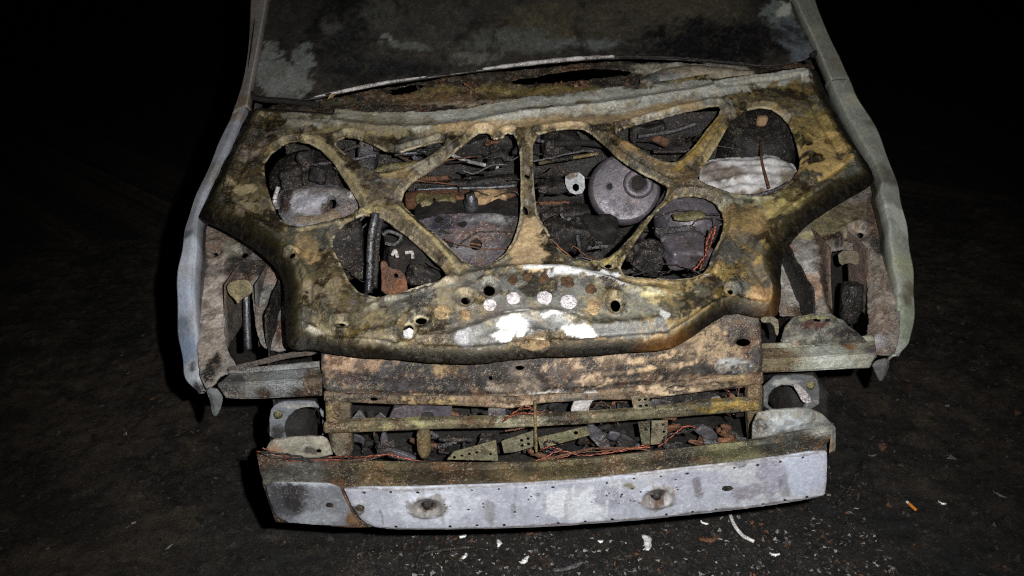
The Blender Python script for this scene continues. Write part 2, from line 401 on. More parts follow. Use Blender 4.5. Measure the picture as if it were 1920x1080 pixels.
def resample(P, n):
    P = np.array(P, float); d = np.r_[0, np.cumsum(np.linalg.norm(np.diff(P, axis=0), axis=1))]
    s = np.linspace(0, d[-1], n); return np.stack([np.interp(s, d, P[:, k]) for k in range(P.shape[1])], 1)

# ------------------------------------------------------------------ ground
GS = 0.016
def ground_h(x, y):
    return 0.014*(fbm(x, y, 5, 4, 3)-0.5)+0.055*np.clip(fbm(x, y, 24, 4, 9, 0.65)-0.48, 0, 1)
gx, gy = np.meshgrid(np.arange(-3.0, 3.001, GS), np.arange(-1.0, 3.001, GS), indexing='ij')
U, V = gx.ravel(), gy.ravel(); nx, ny = gx.shape
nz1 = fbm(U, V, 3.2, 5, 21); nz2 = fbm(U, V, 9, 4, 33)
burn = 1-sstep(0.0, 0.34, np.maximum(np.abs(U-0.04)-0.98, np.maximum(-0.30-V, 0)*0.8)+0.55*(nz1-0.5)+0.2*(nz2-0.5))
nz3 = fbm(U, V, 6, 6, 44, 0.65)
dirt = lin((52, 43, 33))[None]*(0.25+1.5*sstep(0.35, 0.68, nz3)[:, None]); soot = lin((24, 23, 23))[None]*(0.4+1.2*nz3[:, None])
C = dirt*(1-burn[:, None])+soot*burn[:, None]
# far skirt: one sheet, coarse beyond the fine patch
X = np.stack([U, V, ground_h(U, V)], 1); I = np.arange(nx*ny).reshape(nx, ny)
F = [tuple(int(i) for i in f) for f in np.stack([I[:-1, :-1], I[1:, :-1], I[1:, 1:], I[:-1, 1:]], -1).reshape(-1, 4)]
ring = [I[0, 0], I[-1, 0], I[-1, -1], I[0, -1]]
nX = len(X); far = np.array([[-80, -80, 0], [80, -80, 0], [80, 80, 0], [-80, 80, 0]], float)
X = np.vstack([X, far]); C = np.vstack([C, np.repeat(lin((40, 35, 30))[None], 4, 0)])
edges = [I[:, 0], I[-1, :], I[::-1, -1], I[0, ::-1]]
for k, e in enumerate(edges):
    F.append((nX+k, nX+(k+1) % 4)+tuple(int(i) for i in e[::-1]))
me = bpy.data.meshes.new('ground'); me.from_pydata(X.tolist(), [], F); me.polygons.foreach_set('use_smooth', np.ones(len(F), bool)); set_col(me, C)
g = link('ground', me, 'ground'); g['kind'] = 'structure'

# ------------------------------------------------------------------ the car
car = bpy.data.objects.new('burnt_car', None); COL.objects.link(car)
tag(car, 'burnt out car front with stripped hood frame, open headlight bays and bare bumper beam', 'car')

# ---- hood frame
def hood_z(x, y):
    y = np.asarray(y, float)
    return 0.775+0.40*(y-0.18)-0.02*(x/0.85)**2-0.10*np.clip(0.34-y, 0, 1)**2*6
HOOD = Field(hood_z)
outer = [(468, 190), (563, 196), (650, 207), (730, 213), (860, 209), (960, 188), (1079, 174), (1166, 163), (1277, 147), (1396, 131), (1480, 118), (1531, 112),
         (1553, 160), (1580, 215), (1612, 268), (1645, 322), (1642, 334), (1600, 358), (1545, 388), (1500, 424), (1474, 462), (1468, 500), (1470, 550), (1462, 582), (1432, 584), (1375, 572), (1330, 607), (1290, 636), (1255, 652), (1190, 656), (1100, 664),
         (1000, 668), (900, 680), (818, 680), (764, 674), (675, 667), (604, 657), (582, 652), (545, 652), (529, 640), (530, 553), (526, 518), (512, 487), (480, 457), (430, 427), (366, 400), (372, 382), (396, 338), (430, 265), (455, 215)]
outer = [(x, y-7) if y > 600 else (x, y) for x, y in outer]
holes = [
    [(500, 295), (545, 266), (590, 272), (620, 300), (645, 340), (672, 378), (655, 398), (600, 412), (550, 420), (522, 400), (508, 365), (498, 330)],
    [(628, 264), (655, 254), (690, 262), (735, 284), (790, 270), (822, 262), (827, 271), (784, 298), (742, 318), (706, 318), (680, 302), (652, 286)],
    [(868, 272), (892, 252), (916, 249), (920, 260), (940, 260), (945, 250), (962, 254), (970, 285), (972, 340), (971, 395), (962, 432), (940, 470), (908, 487), (880, 485), (838, 445), (790, 403), (756, 374), (766, 348), (802, 318), (842, 292)],
    [(1004, 258), (1040, 246), (1085, 240), (1112, 252), (1140, 282), (1185, 315), (1238, 340), (1248, 352), (1225, 380), (1185, 425), (1148, 462), (1115, 478), (1078, 474), (1050, 458), (1030, 420), (1011, 392), (1006, 330)],
    [(1152, 240), (1200, 228), (1290, 208), (1342, 194), (1350, 204), (1322, 240), (1290, 280), (1264, 300), (1238, 294), (1196, 268)],
    [(1392, 208), (1438, 199), (1472, 220), (1490, 262), (1500, 305), (1476, 340), (1425, 360), (1368, 352), (1322, 340), (1312, 322), (1342, 282), (1370, 232)],
    [(668, 408), (700, 401), (722, 408), (752, 432), (795, 470), (832, 504), (822, 522), (785, 536), (735, 547), (698, 550), (664, 534), (642, 492), (624, 458), (640, 428)],
    [(1240, 384), (1285, 363), (1335, 372), (1356, 398), (1352, 434), (1332, 470), (1326, 500), (1290, 514), (1205, 512), (1166, 500), (1182, 468), (1214, 420)],
    ('o', 789, 597, 11, 7), ('o', 872, 560, 9, 8), ('o', 917, 541, 11, 10), ('o', 1155, 566, 9, 12), ('o', 765, 618, 10, 14), ('o', 1012, 638, 12, 5),
    ('o', 985, 385, 5, 9), ('o', 1141, 492, 7, 5), ('o', 988, 318, 5, 5), ('o', 548, 478, 6, 5), ('o', 1370, 545, 6, 4), ('o', 640, 605, 7, 4),
]
def grow(P, k=1.055):
    c = np.mean(np.array(P, float), 0); return [tuple(c+(np.array(p_)-c)*k) for p_ in P]
holes = [h_ if h_[0] == 'o' else grow(h_) for h_ in holes]
ridges = [([(700, 575), (760, 548), (850, 524), (920, 509), (990, 503), (1060, 506), (1130, 520), (1195, 540), (1250, 545)], 0.010, 0.010),
          ([(760, 640), (840, 632), (890, 618), (930, 602), (980, 592), (1030, 588), (1080, 598), (1115, 612), (1170, 607), (1245, 598)], 0.013, 0.011),
          ([(545, 225), (640, 238), (760, 247), (860, 240), (960, 222), (1080, 205), (1200, 190), (1320, 172), (1440, 150), (1510, 140)], 0.016, 0.02),
          ([(430, 330), (440, 380), (500, 440), (560, 490), (600, 560), (640, 620), (720, 650)], 0.012, 0.013),
          ([(1600, 290), (1560, 350), (1480, 400), (1420, 460), (1390, 520), (1340, 570), (1270, 620)], 0.012, 0.013),
          ([(600, 290), (650, 345), (685, 388), (760, 430), (830, 490), (868, 520)], -0.010, 0.010),
          ([(845, 278), (790, 330), (740, 378)], -0.008, 0.010), ([(640, 452), (615, 500), (650, 560)], 0.010, 0.012),
          ([(988, 260), (990, 330), (990, 400)], -0.012, 0.010), ([(1245, 365), (1190, 430), (1120, 492)], -0.008, 0.010),
          ([(1130, 255), (1200, 300), (1270, 330), (1330, 260), (1360, 210)], -0.008, 0.011), ([(1300, 340), (1370, 380), (1370, 440), (1345, 500)], 0.010, 0.013)]
RG = [(np.array([HOOD.pick(*p) for p in smooth_line([np.array(q, float) for q in pts], 24)]), a, w_) for pts, a, w_ in ridges]
def lip_w(u, v): return 0.42+0.58*np.maximum(sstep(0.50, 0.62, np.abs(u-0.02)), sstep(0.30, 0.42, v))
def hood_relief(u, v, do, dh):
    front = 1-sstep(0.74, 0.9, v+0.0*u)*(np.abs(u) < 0.6)
    tri = lambda x, w: np.clip(1-np.abs(x)/w, 0, 1)
    h = -0.009*(1-sstep(0.008, 0.0125, dh))-0.002*np.clip(1-dh/0.004, 0, 1)+0.005*tri(dh-0.017, 0.006)
    lw = lip_w(u, v)
    h += -0.024*np.clip(1-do/(0.040*lw), 0, 1)**1.5*front+0.008*tri(do-0.056*lw, 0.008)*front-0.008*tri(do-0.078*lw, 0.012)*front
    for P, a, w_ in RG:
        d = seg_dist(u, v, P, False); h += a*np.clip(1-d/(w_*1.8), 0, 1)**1.3
    h += 0.022*(fbm(u, v, 4, 3, 77)-0.5)+0.006*(fbm(u, v, 14, 3, 78)-0.5)
    h += 0.004*sstep(0.56, 0.60, fbm(u, v, 30, 4, 79, 0.65))*0.5
    return h
OC, OL, BR, GY, AS, SO, TA = (158, 128, 62), (112, 104, 58), (74, 60, 36), (140, 140, 134), (240, 240, 238), (34, 30, 26), (186, 152, 104)
hb = [(990, 205, 560, 26, (168, 160, 138), 0.3), (760, 240, 130, 16, (132, 122, 86)), (620, 225, 90, 14, (150, 150, 138)), (1180, 180, 260, 16, (152, 154, 146), 0.3), (900, 230, 120, 14, (160, 142, 108), 0.3), (1080, 228, 120, 10, (156, 130, 92), 0.3), (1420, 145, 80, 10, (150, 156, 140), 0.3),
      (1090, 196, 16, 8, (60, 60, 54), 0.2), (980, 212, 50, 7, (74, 74, 64), 0.2), (800, 222, 60, 7, (60, 58, 44)),
      (500, 238, 38, 30, (58, 50, 30), 0.2), (445, 270, 26, 70, (150, 130, 108), 0.4), (460, 215, 20, 20, (140, 116, 66)), (560, 300, 80, 40, BR), (455, 325, 45, 35, (70, 62, 40), 0.4), (465, 370, 60, 30, (112, 98, 58), 0.4), (445, 355, 30, 9, (176, 152, 96), 0.2),
      (415, 380, 28, 40, (48, 44, 28), 0.4), (600, 432, 62, 14, (150, 140, 118), 0.3), (560, 440, 40, 22, OL), (575, 470, 26, 30, (172, 134, 74), 0.25), (620, 555, 40, 70, (96, 80, 44), 0.4), (560, 520, 26, 46, (84, 82, 58), 0.4), (640, 450, 20, 26, (150, 120, 66)),
      (612, 605, 26, 22, (156, 138, 70), 0.25), (592, 622, 26, 10, (190, 180, 150), 0.2), (700, 390, 30, 12, (158, 142, 96), 0.3), (640, 350, 14, 46, (158, 142, 100), 0.3), (800, 300, 46, 30, (150, 138, 110), 0.4), (760, 400, 34, 20, (124, 108, 70)), (800, 440, 40, 30, (92, 82, 64)), (850, 500, 30, 20, (128, 110, 70)),
      (760, 560, 60, 18, (168, 164, 146), 0.4), (730, 590, 70, 20, (110, 98, 66)), (700, 640, 80, 14, (80, 68, 38)),
      (988, 300, 14, 60, (160, 140, 92), 0.4), (985, 450, 40, 56, (178, 142, 90), 0.25), (985, 470, 30, 34, (192, 156, 100), 0.2), (960, 490, 90, 8, (150, 132, 84), 0.3), (1190, 420, 60, 22, (170, 148, 58), 0.4), (1130, 480, 50, 14, (176, 160, 70), 0.4),
      (1200, 290, 60, 24, (120, 96, 62), 0.4), (1330, 255, 34, 50, (176, 144, 62), 0.3), (1280, 330, 40, 26, (128, 96, 52), 0.4), (1330, 365, 60, 20, (120, 90, 48), 0.4), (1400, 380, 60, 16, (150, 144, 110), 0.4),
      (1440, 180, 80, 34, (108, 94, 54), 0.4), (1530, 250, 54, 50, (168, 140, 58), 0.3), (1550, 300, 50, 30, (182, 138, 54), 0.3), (1535, 300, 22, 14, (56, 42, 24), 0.15), (1570, 290, 12, 9, (48, 36, 22), 0.15), (1500, 260, 16, 16, (80, 78, 30), 0.2), (1585, 260, 16, 50, (110, 112, 92), 0.4), (1600, 330, 26, 24, (126, 136, 112), 0.3),
      (1480, 375, 50, 24, (160, 140, 58), 0.4), (1400, 420, 44, 40, (132, 104, 50), 0.3), (1370, 490, 40, 30, (112, 92, 52), 0.4), (1420, 500, 32, 50, (118, 96, 52), 0.3), (1430, 555, 26, 18, (176, 124, 62), 0.3), (1290, 545, 60, 14, (84, 80, 60), 0.3), (1280, 575, 50, 34, (92, 84, 60), 0.3),
      (960, 560, 240, 46, (126, 122, 102), 0.25), (880, 548, 60, 16, (140, 140, 128), 0.3), (1180, 575, 40, 30, (132, 126, 92), 0.3), (1215, 570, 16, 30, (184, 164, 96), 0.2), (1100, 515, 90, 8, (190, 192, 192), 0.3), (900, 575, 60, 30, (104, 92, 74), 0.3), (980, 580, 40, 14, (112, 96, 84), 0.3), (1150, 590, 40, 16, (60, 58, 50), 0.2),
      (830, 622, 90, 16, (112, 102, 84), 0.4), (900, 630, 50, 18, (132, 132, 136), 0.3), (1010, 612, 90, 16, (126, 128, 126), 0.3), (1180, 620, 80, 14, (104, 104, 100), 0.3), (966, 612, 28, 11, (236, 236, 234), 0.3), (948, 624, 16, 7, (226, 226, 224), 0.3), (1078, 620, 26, 11, (236, 236, 234), 0.3), (1104, 632, 22, 6, (220, 220, 216), 0.3), (1004, 640, 52, 14, (128, 98, 56), 0.2), (1190, 640, 60, 8, (196, 156, 96), 0.25),
      (760, 658, 90, 7, (140, 130, 92), 0.3), (860, 662, 60, 6, (170, 172, 160), 0.3), (1060, 652, 120, 6, (130, 96, 52), 0.4), (1239, 590, 9, 14, (235, 235, 230), 0.15), (1020, 592, 70, 3, (215, 216, 212), 0.3)]
def hood_recolor(u, v, do, dh, C, h):
    # crust mottling: brown scale and ochre scabs on the sheet
    n1 = fbm(u, v, 26, 5, 301, 0.65); n2 = fbm(u, v, 60, 4, 302, 0.65); n3 = fbm(u, v, 16, 5, 303, 0.6)
    q1 = fbm(u, v, 11, 6, 311, 0.66); q2 = fbm(u, v, 13, 6, 312, 0.66); q3 = fbm(u, v, 9, 6, 313, 0.66); side = sstep(-0.1, 0.5, u)[:, None]
    lum = C.max(1); keep = 1-sstep(0.30, 0.50, lum)
    m = sstep(0.535, 0.555, q1)*0.85*keep; C = C*(1-m[:, None])+lin((36, 28, 18))[None]*m[:, None]
    m = sstep(0.56, 0.58, q2)*0.8*keep; C = C*(1-m[:, None])+(lin((146, 134, 110))[None]*(1-side)+lin((158, 134, 82))[None]*side)*m[:, None]
    m = sstep(0.57, 0.59, q3)*0.7*keep; C = C*(1-m[:, None])+lin((92, 92, 86))[None]*m[:, None]
    m = (1-sstep(0.003, 0.007, dh))*sstep(0.50, 0.54, fbm(u, v, 30, 5, 307, 0.7))*0.85; C = C*(1-m[:, None])+lin((196, 184, 152))[None]*m[:, None]
    for P, a, w2 in RG:
        if a < 0:
            m = np.exp(-(seg_dist(u, v, P, False)/0.016)**2)*sstep(0.46, 0.50, n2)*0.7; C = C*(1-m[:, None])+lin((128, 118, 104))[None]*m[:, None]
    m = sstep(0.60, 0.64, fbm(u, v, 48, 4, 304, 0.65))*0.40; C = C*(1-m[:, None])+(C*0.5+lin((176, 150, 86))[None]*0.6)*m[:, None]
    # folded hem along the front and the sides, darkening towards its edge
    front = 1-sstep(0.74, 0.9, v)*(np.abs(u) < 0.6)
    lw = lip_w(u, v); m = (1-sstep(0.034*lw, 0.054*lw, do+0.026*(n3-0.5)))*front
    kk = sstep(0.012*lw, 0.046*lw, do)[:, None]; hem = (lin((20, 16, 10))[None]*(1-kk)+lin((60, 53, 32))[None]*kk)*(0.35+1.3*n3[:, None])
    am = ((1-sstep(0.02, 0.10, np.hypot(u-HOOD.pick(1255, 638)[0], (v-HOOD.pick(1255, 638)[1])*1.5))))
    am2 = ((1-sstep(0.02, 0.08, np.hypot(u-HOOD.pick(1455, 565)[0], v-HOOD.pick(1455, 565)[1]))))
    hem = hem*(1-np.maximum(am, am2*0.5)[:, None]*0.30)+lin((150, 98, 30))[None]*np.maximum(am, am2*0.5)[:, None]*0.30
    crust = 0.30+0.70*np.maximum(np.exp(-dh/0.022), sstep(0.50, 0.60, fbm(u, v, 7, 4, 306)))
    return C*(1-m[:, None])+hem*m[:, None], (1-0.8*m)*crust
def dull(c, k=0.22):
    g_ = 0.3*c[0]+0.6*c[1]+0.1*c[2]; return tuple(x*(1-k)+g_*k for x in c)
hb += [(722, 345, 34, 22, (112, 104, 98), 0.3), (740, 328, 40, 8, (150, 122, 66), 0.3), (985, 455, 36, 46, (186, 150, 96), 0.2), (960, 556, 200, 36, (120, 120, 112), 0.3), (1170, 570, 60, 30, (128, 126, 108), 0.3), (880, 590, 60, 20, (116, 108, 98), 0.3), (470, 270, 26, 26, (150, 132, 112), 0.3)]
hb += [(1545, 285, 46, 44, (196, 154, 66), 0.2), (1470, 385, 46, 16, (176, 152, 70), 0.3), (1530, 300, 20, 11, (50, 38, 22), 0.15), (1572, 292, 10, 8, (46, 34, 20), 0.15), (1510, 268, 10, 9, (60, 50, 20), 0.15), (1548, 262, 8, 6, (60, 50, 20), 0.15), (1400, 415, 40, 26, (158, 122, 60), 0.3), (1320, 262, 26, 34, (190, 158, 84), 0.25)]
PALE, BLK = (196, 188, 164), (26, 22, 17)
hb = [('s', [(600, 470), (625, 530), (660, 580), (720, 610)], 26, (40, 32, 20)), ('s', [(1400, 450), (1370, 520), (1320, 575), (1270, 610)], 26, (30, 26, 18)), ('s', [(440, 410), (520, 455), (560, 500), (572, 560)], 30, (60, 58, 38)),
      ('s', [(620, 450), (628, 490), (650, 530)], 22, (70, 58, 46)), ('s', [(560, 640), (640, 625), (720, 640)], 20, (44, 36, 20)), ('s', [(1545, 330), (1480, 370), (1440, 400)], 26, (64, 52, 26)), ('s', [(480, 300), (470, 340), (490, 390)], 34, (58, 48, 30)), ('s', [(1340, 400), (1350, 450), (1335, 500)], 24, (74, 60, 34)),
      ('s', [(1180, 330), (1240, 345), (1300, 350), (1330, 320)], 24, (82, 62, 40))]+hb+[  # pale strokes along ribs and rims: highlights painted in, beside tan and ochre crust
      ('s', [(563, 200), (700, 216), (860, 213), (960, 195)], 7, PALE), ('s', [(780, 228), (880, 222), (1000, 206), (1180, 182), (1350, 160), (1500, 132)], 66, (186, 186, 176), 1.0), ('s', [(520, 205), (600, 222), (700, 232), (800, 232)], 40, (158, 152, 134)), ('s', [(985, 214), (1035, 206)], 14, (84, 86, 78)), ('s', [(1082, 195), (1102, 192)], 16, (70, 72, 64)), ('s', [(540, 205), (600, 218), (680, 226)], 12, (176, 174, 162)), ('s', [(590, 252), (640, 246), (700, 252), (760, 258)], 10, (150, 140, 104)), ('s', [(830, 247), (950, 238), (1100, 228), (1180, 216), (1300, 196)], 26, (180, 156, 118)),
      ('s', [(575, 258), (600, 268), (634, 302), (670, 358), (690, 388)], 20, (186, 172, 134)), ('s', [(750, 362), (790, 328), (850, 282)], 20, (168, 160, 138)), ('s', [(742, 384), (790, 425), (830, 470), (862, 506)], 6, (190, 174, 126)), ('s', [(770, 392), (820, 440), (868, 492)], 12, (86, 78, 72)), ('s', [(975, 275), (977, 340), (976, 410), (960, 450)], 5, PALE), ('s', [(1003, 275), (1003, 340), (1006, 400), (1030, 440)], 5, PALE),
      ('s', [(1060, 482), (1110, 486), (1160, 452), (1250, 362)], 12, (160, 146, 78)), ('s', [(1185, 514), (1260, 520), (1325, 516)], 6, (214, 208, 190)), ('s', [(705, 554), (770, 544), (835, 520)], 8, (214, 206, 190)), ('s', [(985, 503), (1060, 506), (1130, 520), (1196, 542)], 7, (206, 208, 206)), ('s', [(880, 492), (920, 488), (950, 472)], 5, PALE),
      ('s', [(1140, 252), (1200, 290), (1262, 318)], 14, (170, 140, 96)), ('s', [(1270, 318), (1310, 270), (1355, 212)], 16, (182, 150, 72)), ('s', [(1500, 404), (1560, 366), (1606, 344)], 12, (132, 140, 112)), ('s', [(1575, 225), (1600, 270), (1620, 310)], 12, (124, 128, 108)), ('s', [(1375, 230), (1420, 196), (1475, 210)], 8, (170, 150, 110)), ('s', [(690, 392), (740, 388)], 12, (170, 152, 96)),
      ('s', [(560, 432), (610, 428), (660, 408)], 9, (180, 166, 132)), ('s', [(1340, 356), (1420, 372), (1480, 350)], 8, (170, 164, 132)), ('s', [(1180, 540), (1250, 552), (1310, 546)], 6, (150, 146, 120)), ('s', [(690, 580), (760, 556), (850, 530)], 8, (150, 146, 128))]
hb = [b_ if b_[0] == 's' else tuple(tuple(min(250, v_*1.08) for v_ in dull(x, 0.38)) if i == 4 else x for i, x in enumerate(b_)) for b_ in hb]
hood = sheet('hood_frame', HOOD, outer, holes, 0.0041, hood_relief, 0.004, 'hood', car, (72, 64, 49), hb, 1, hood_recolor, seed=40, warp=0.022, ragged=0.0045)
hood['label'] = 'scorched inner hood frame, ochre and grey, with large cut-outs'

def hood_pt(px, py, off=0.0):
    q = HOOD.pick(px, py); p = HOOD.pos(q[:1], q[1:])[0]; n = HOOD.nrm(q[:1], q[1:])[0]
    h = hood_relief(q[:1], q[1:], np.array([0.2]), np.array([0.2]))[0]
    return p+n*(h+off), n
def lump(name, c, n, r, hgt, mat, parent, seed=1, sides=14, ell=1.0):
    rs = np.random.RandomState(seed); bm = bmesh.new(); rings = []
    q = Vector(n).to_track_quat('Z', 'Y').to_matrix()
    wob = 1+(0.16 if 'spot' in name and mat == 'spot' else 0.34)*(rs.rand(sides)-0.5)
    for rr, hh in ((1.0, -0.4), (1.0, 0.45), (0.86, 0.9), (0.5, 1.0)):
        rings.append([bm.verts.new(Vector(c)+q @ Vector((r*rr*wob[k]*math.cos(2*math.pi*k/sides), ell*r*rr*wob[k]*math.sin(2*math.pi*k/sides), hgt*(hh+0.25*(rs.rand()-0.5)*(hh > 0))))) for k in range(sides)])
    for A, B in zip(rings[:-1], rings[1:]):
        for k in range(sides): bm.faces.new((A[k], A[(k+1) % sides], B[(k+1) % sides], B[k]))
    bm.faces.new(rings[-1]); return from_bm(name, bm, mat, parent)
for i, (px, py, r_, m_) in enumerate([(918, 574, 16, 'spot'), (962, 562, 15, 'spot'), (1021, 559, 16, 'spot'), (1066, 566, 16, 'spot'), (1113, 577, 13, 'spot_tan'), (828, 586, 14, 'spot_tan'), (873, 592, 13, 'spot_tan'),
                                      (962, 528, 12, 'spot_dark'), (1020, 524, 12, 'spot_dark'), (1064, 531, 13, 'spot_dark'), (1108, 543, 10, 'spot_dark'), (990, 522, 8, 'spot_dark')]):
    p, n = hood_pt(px, py, 0.001)
    lump('adhesive_spot', p, n, r_*1.78/FPX*(0.82+0.06*((i*7) % 6)), 0.003, m_, hood, seed=i+3, ell=1.12)
p, n = hood_pt(765, 626, -0.004); lump('adhesive_spot', p, n, 0.013, 0.006, 'ash', hood, 31)
p, n = hood_pt(1006, 648, 0.0); lump('emblem_mount', p, n, 0.034, 0.005, 'spot_tan', hood, 33, ell=0.4)

# ---- slam panel and grille opening
PY = 0.235
SP = Plane((0, PY, 0.6), (1, 0, 0), (0, 0.42, 1))
pb = [('s', [(606, 728), (760, 735), (960, 735), (1200, 714), (1432, 690)], 14, (46, 42, 40), .9), (690, 690, 80, 22, (158, 124, 92), 0.3), (640, 680, 40, 18, (172, 140, 110), 0.3), (760, 700, 60, 26, (64, 60, 60), 0.3), (850, 690, 46, 22, (156, 124, 80), 0.25), (930, 705, 50, 30, (70, 64, 58), 0.3), (985, 700, 30, 22, (104, 92, 84), 0.3), (800, 720, 120, 14, (60, 58, 58), 0.3), (660, 725, 60, 14, (84, 88, 84), 0.3), (960, 735, 60, 16, (150, 132, 112), 0.3),
      (1140, 690, 100, 32, (190, 160, 126), 0.25), (1250, 678, 70, 26, (192, 160, 116), 0.25), (1200, 660, 40, 8, (74, 66, 60), .3), ('s', [(1100, 690), (1200, 684), (1330, 668)], 9, (58, 52, 50), .9), ('s', [(640, 706), (760, 716), (860, 714)], 20, (60, 56, 58), .9), ('s', [(880, 672), (900, 730)], 14, (50, 46, 46), .9), ('s', [(1000, 690), (1040, 735)], 16, (62, 52, 48), .9), (1330, 650, 70, 36, (164, 136, 98), 0.3), (1180, 702, 60, 8, (60, 54, 50), .3), (1290, 700, 40, 8, (64, 58, 52), .3), (1110, 672, 20, 20, (70, 62, 58), .3), (1380, 620, 30, 30, (84, 76, 70), .3), (1400, 600, 30, 36, (104, 92, 78), 0.3), (1385, 690, 44, 14, (160, 164, 160), 0.3), (1330, 720, 100, 12, (152, 124, 92), 0.3), (1200, 722, 120, 6, (54, 48, 44), 0.3), (1400, 640, 26, 12, (70, 64, 58), 0.25), (1240, 735, 90, 7, (182, 158, 126), 0.2), (1180, 640, 60, 12, (180, 150, 110), 0.3), (1060, 700, 30, 24, (90, 80, 74), 0.3), (770, 752, 120, 8, (150, 132, 92), 0.3), (960, 756, 90, 8, (190, 160, 126), 0.25), (1040, 740, 60, 6, (190, 186, 180), 0.25)]
creases = [(np.array([SP.pick(*p) for p in ((606, 735), (760, 741), (960, 742), (1200, 722), (1432, 700))]), -0.009, 0.006), (np.array([SP.pick(*p) for p in ((606, 690), (760, 700), (960, 703), (1200, 690), (1432, 672))]), 0.008, 0.02),
           (np.array([SP.pick(*p) for p in ((850, 660), (856, 740))]), -0.004, 0.006)]
def sp_relief(u, v, do, dh):
    h = -0.012*np.exp(-(do/0.006)**2)+0.006*(fbm(u, v, 10, 4, 5)-0.5)+0.003*(fbm(u, v, 60, 4, 6)-0.5)-0.006*np.exp(-(dh/0.006)**2)
    for P, a, w_ in creases: h += a*np.exp(-(seg_dist(u, v, P, False)/w_)**2)
    return h
def scab(seed, k=1.0):
    def f(u, v, do, dh, C, h):
        n1 = fbm(u, v, 18, 6, seed, 0.70); n2 = fbm(u*0.6, v, 80, 4, seed+1, 0.7)
        m = sstep(0.50, 0.53, n1*0.6+n2*0.4)*0.85*k; C = C*(1-m[:, None])+(C*0.2+lin((40, 32, 28))[None]*0.5)*m[:, None]
        m = sstep(0.62, 0.67, n2)*0.6*k; C = C*(1-m[:, None])+(C*0.4+lin((200, 176, 146))[None]*0.5)*m[:, None]
        return C
    return f
sheet('slam_panel', SP, [(598, 640), (700, 648), (830, 660), (980, 655), (1120, 646), (1250, 634), (1330, 590), (1380, 552), (1428, 560), (1430, 600), (1431, 660), (1432, 722), (1400, 728), (1330, 735), (1200, 752), (1120, 745), (1030, 752), (960, 768), (830, 762), (730, 760), (660, 753), (608, 752), (602, 700)],
      [('o', 700, 750, 8, 4), ('o', 975, 690, 9, 4), ('o', 1395, 643, 14, 7), ('o', 920, 709, 4, 4)], 0.005, sp_relief, 0.003, 'panel', car, (68, 63, 63), [b_ if b_[0] == 's' else tuple(dull(x, .2) if i == 4 else x for i, x in enumerate(b_)) for b_ in pb], 1, scab(60, 1.0), seed=60)

def strip(name, pts, y, mat, parent=car, holes=(), thick=0.004, tilt=0.0, base=(130, 120, 84), blobs=(), res=0.005, it=1, recolor=None, seed=1, relief=None, ragged=0.006):
    c = onY(*np.mean(np.array(pts, float), 0), y)
    return sheet(name, Plane(c, (1, 0, 0), (0, tilt, 1)), pts, holes, res, relief, thick, mat, parent, base, blobs, it, recolor, seed, ragged=ragged)
def folded(w=0.005, d=0.010):
    return lambda u, v, do, dh: -d*np.exp(-(do/w)**2)+0.003*(fbm(u, v, 25, 3, 3)-0.5)
strip('grille_post', [(606, 745), (656, 745), (657, 800), (662, 866), (624, 866), (610, 800)], 0.225, 'panel', base=(100, 88, 68), blobs=[(620, 780, 12, 20, (170, 150, 104)), (640, 830, 14, 20, (150, 140, 120))], recolor=scab(71, 0.6), thick=0.02, relief=folded())
strip('grille_post', [(1400, 715), (1432, 712), (1433, 780), (1424, 860), (1408, 860)], 0.225, 'panel', base=(108, 96, 70), recolor=scab(72, 0.6), thick=0.02, relief=folded())
strip('grille_bar', [(606, 797), (640, 797), (648, 793), (820, 793), (960, 789), (975, 786), (1180, 773), (1300, 764), (1310, 760), (1428, 754), (1430, 772), (1380, 779), (1180, 790), (960, 806), (820, 810), (720, 812), (606, 813)], 0.205, 'panel', base=(108, 103, 78), res=0.004, it=0, thick=0.014, seed=21, recolor=scab(22, 0.55), holes=[('o', 870, 801, 7, 3), ('o', 1150, 782, 4, 2.5), ('o', 1290, 772, 5, 2.5)],
      blobs=[(640, 803, 40, 9, (104, 98, 70), .3), (1370, 766, 60, 9, (150, 128, 62), .3), (990, 797, 70, 9, (150, 146, 120), .3), (1060, 790, 40, 9, (60, 54, 40), .3), (760, 802, 50, 5, (150, 146, 104), .3)],
      relief=lambda u, v, do, dh: -0.008*np.exp(-(do/0.003)**2)+0.004*(fbm(u, v, 22, 3, 3)-0.5)+0.004*np.sin(u*9))
strip('slam_rail', [(606, 738), (760, 745), (960, 746), (1100, 738), (1200, 726), (1432, 702), (1433, 722), (1330, 736), (1200, 752), (1120, 752), (1030, 757), (960, 768), (830, 763), (730, 761), (606, 754)], 0.222, 'panel', base=(132, 112, 90), res=0.0035, it=0, thick=0.004, seed=23, recolor=scab(24, 1.0), holes=[('o', 700, 751, 8, 3.5), ('o', 1270, 730, 18, 5), ('o', 1340, 722, 10, 4), ('o', 840, 755, 6, 3)],
      blobs=[(660, 748, 50, 10, (84, 78, 66), .3), (800, 754, 60, 8, (168, 146, 104), .3), (1000, 757, 80, 9, (190, 168, 140), .3), (1240, 735, 70, 9, (190, 168, 138), .3), (1390, 714, 40, 10, (140, 118, 84), .3), (1080, 748, 40, 8, (110, 106, 100), .3)],
      relief=lambda u, v, do, dh: -0.006*np.exp(-(do/0.003)**2)+0.006*(fbm(u, v, 22, 4, 3)-0.5)-0.004*np.exp(-(dh/0.004)**2))
def perf(name, pts, y, holes, base=(150, 142, 100), tilt=0.0, mat='panel', seed=1):
    return strip(name, pts, y, mat, holes=[('o', x, y_, r_, r_*0.95) for x, y_, r_ in holes], base=base, res=0.0025, it=0, tilt=tilt, seed=seed, thick=0.003, recolor=scab(seed*13, 0.45), ragged=0.002)
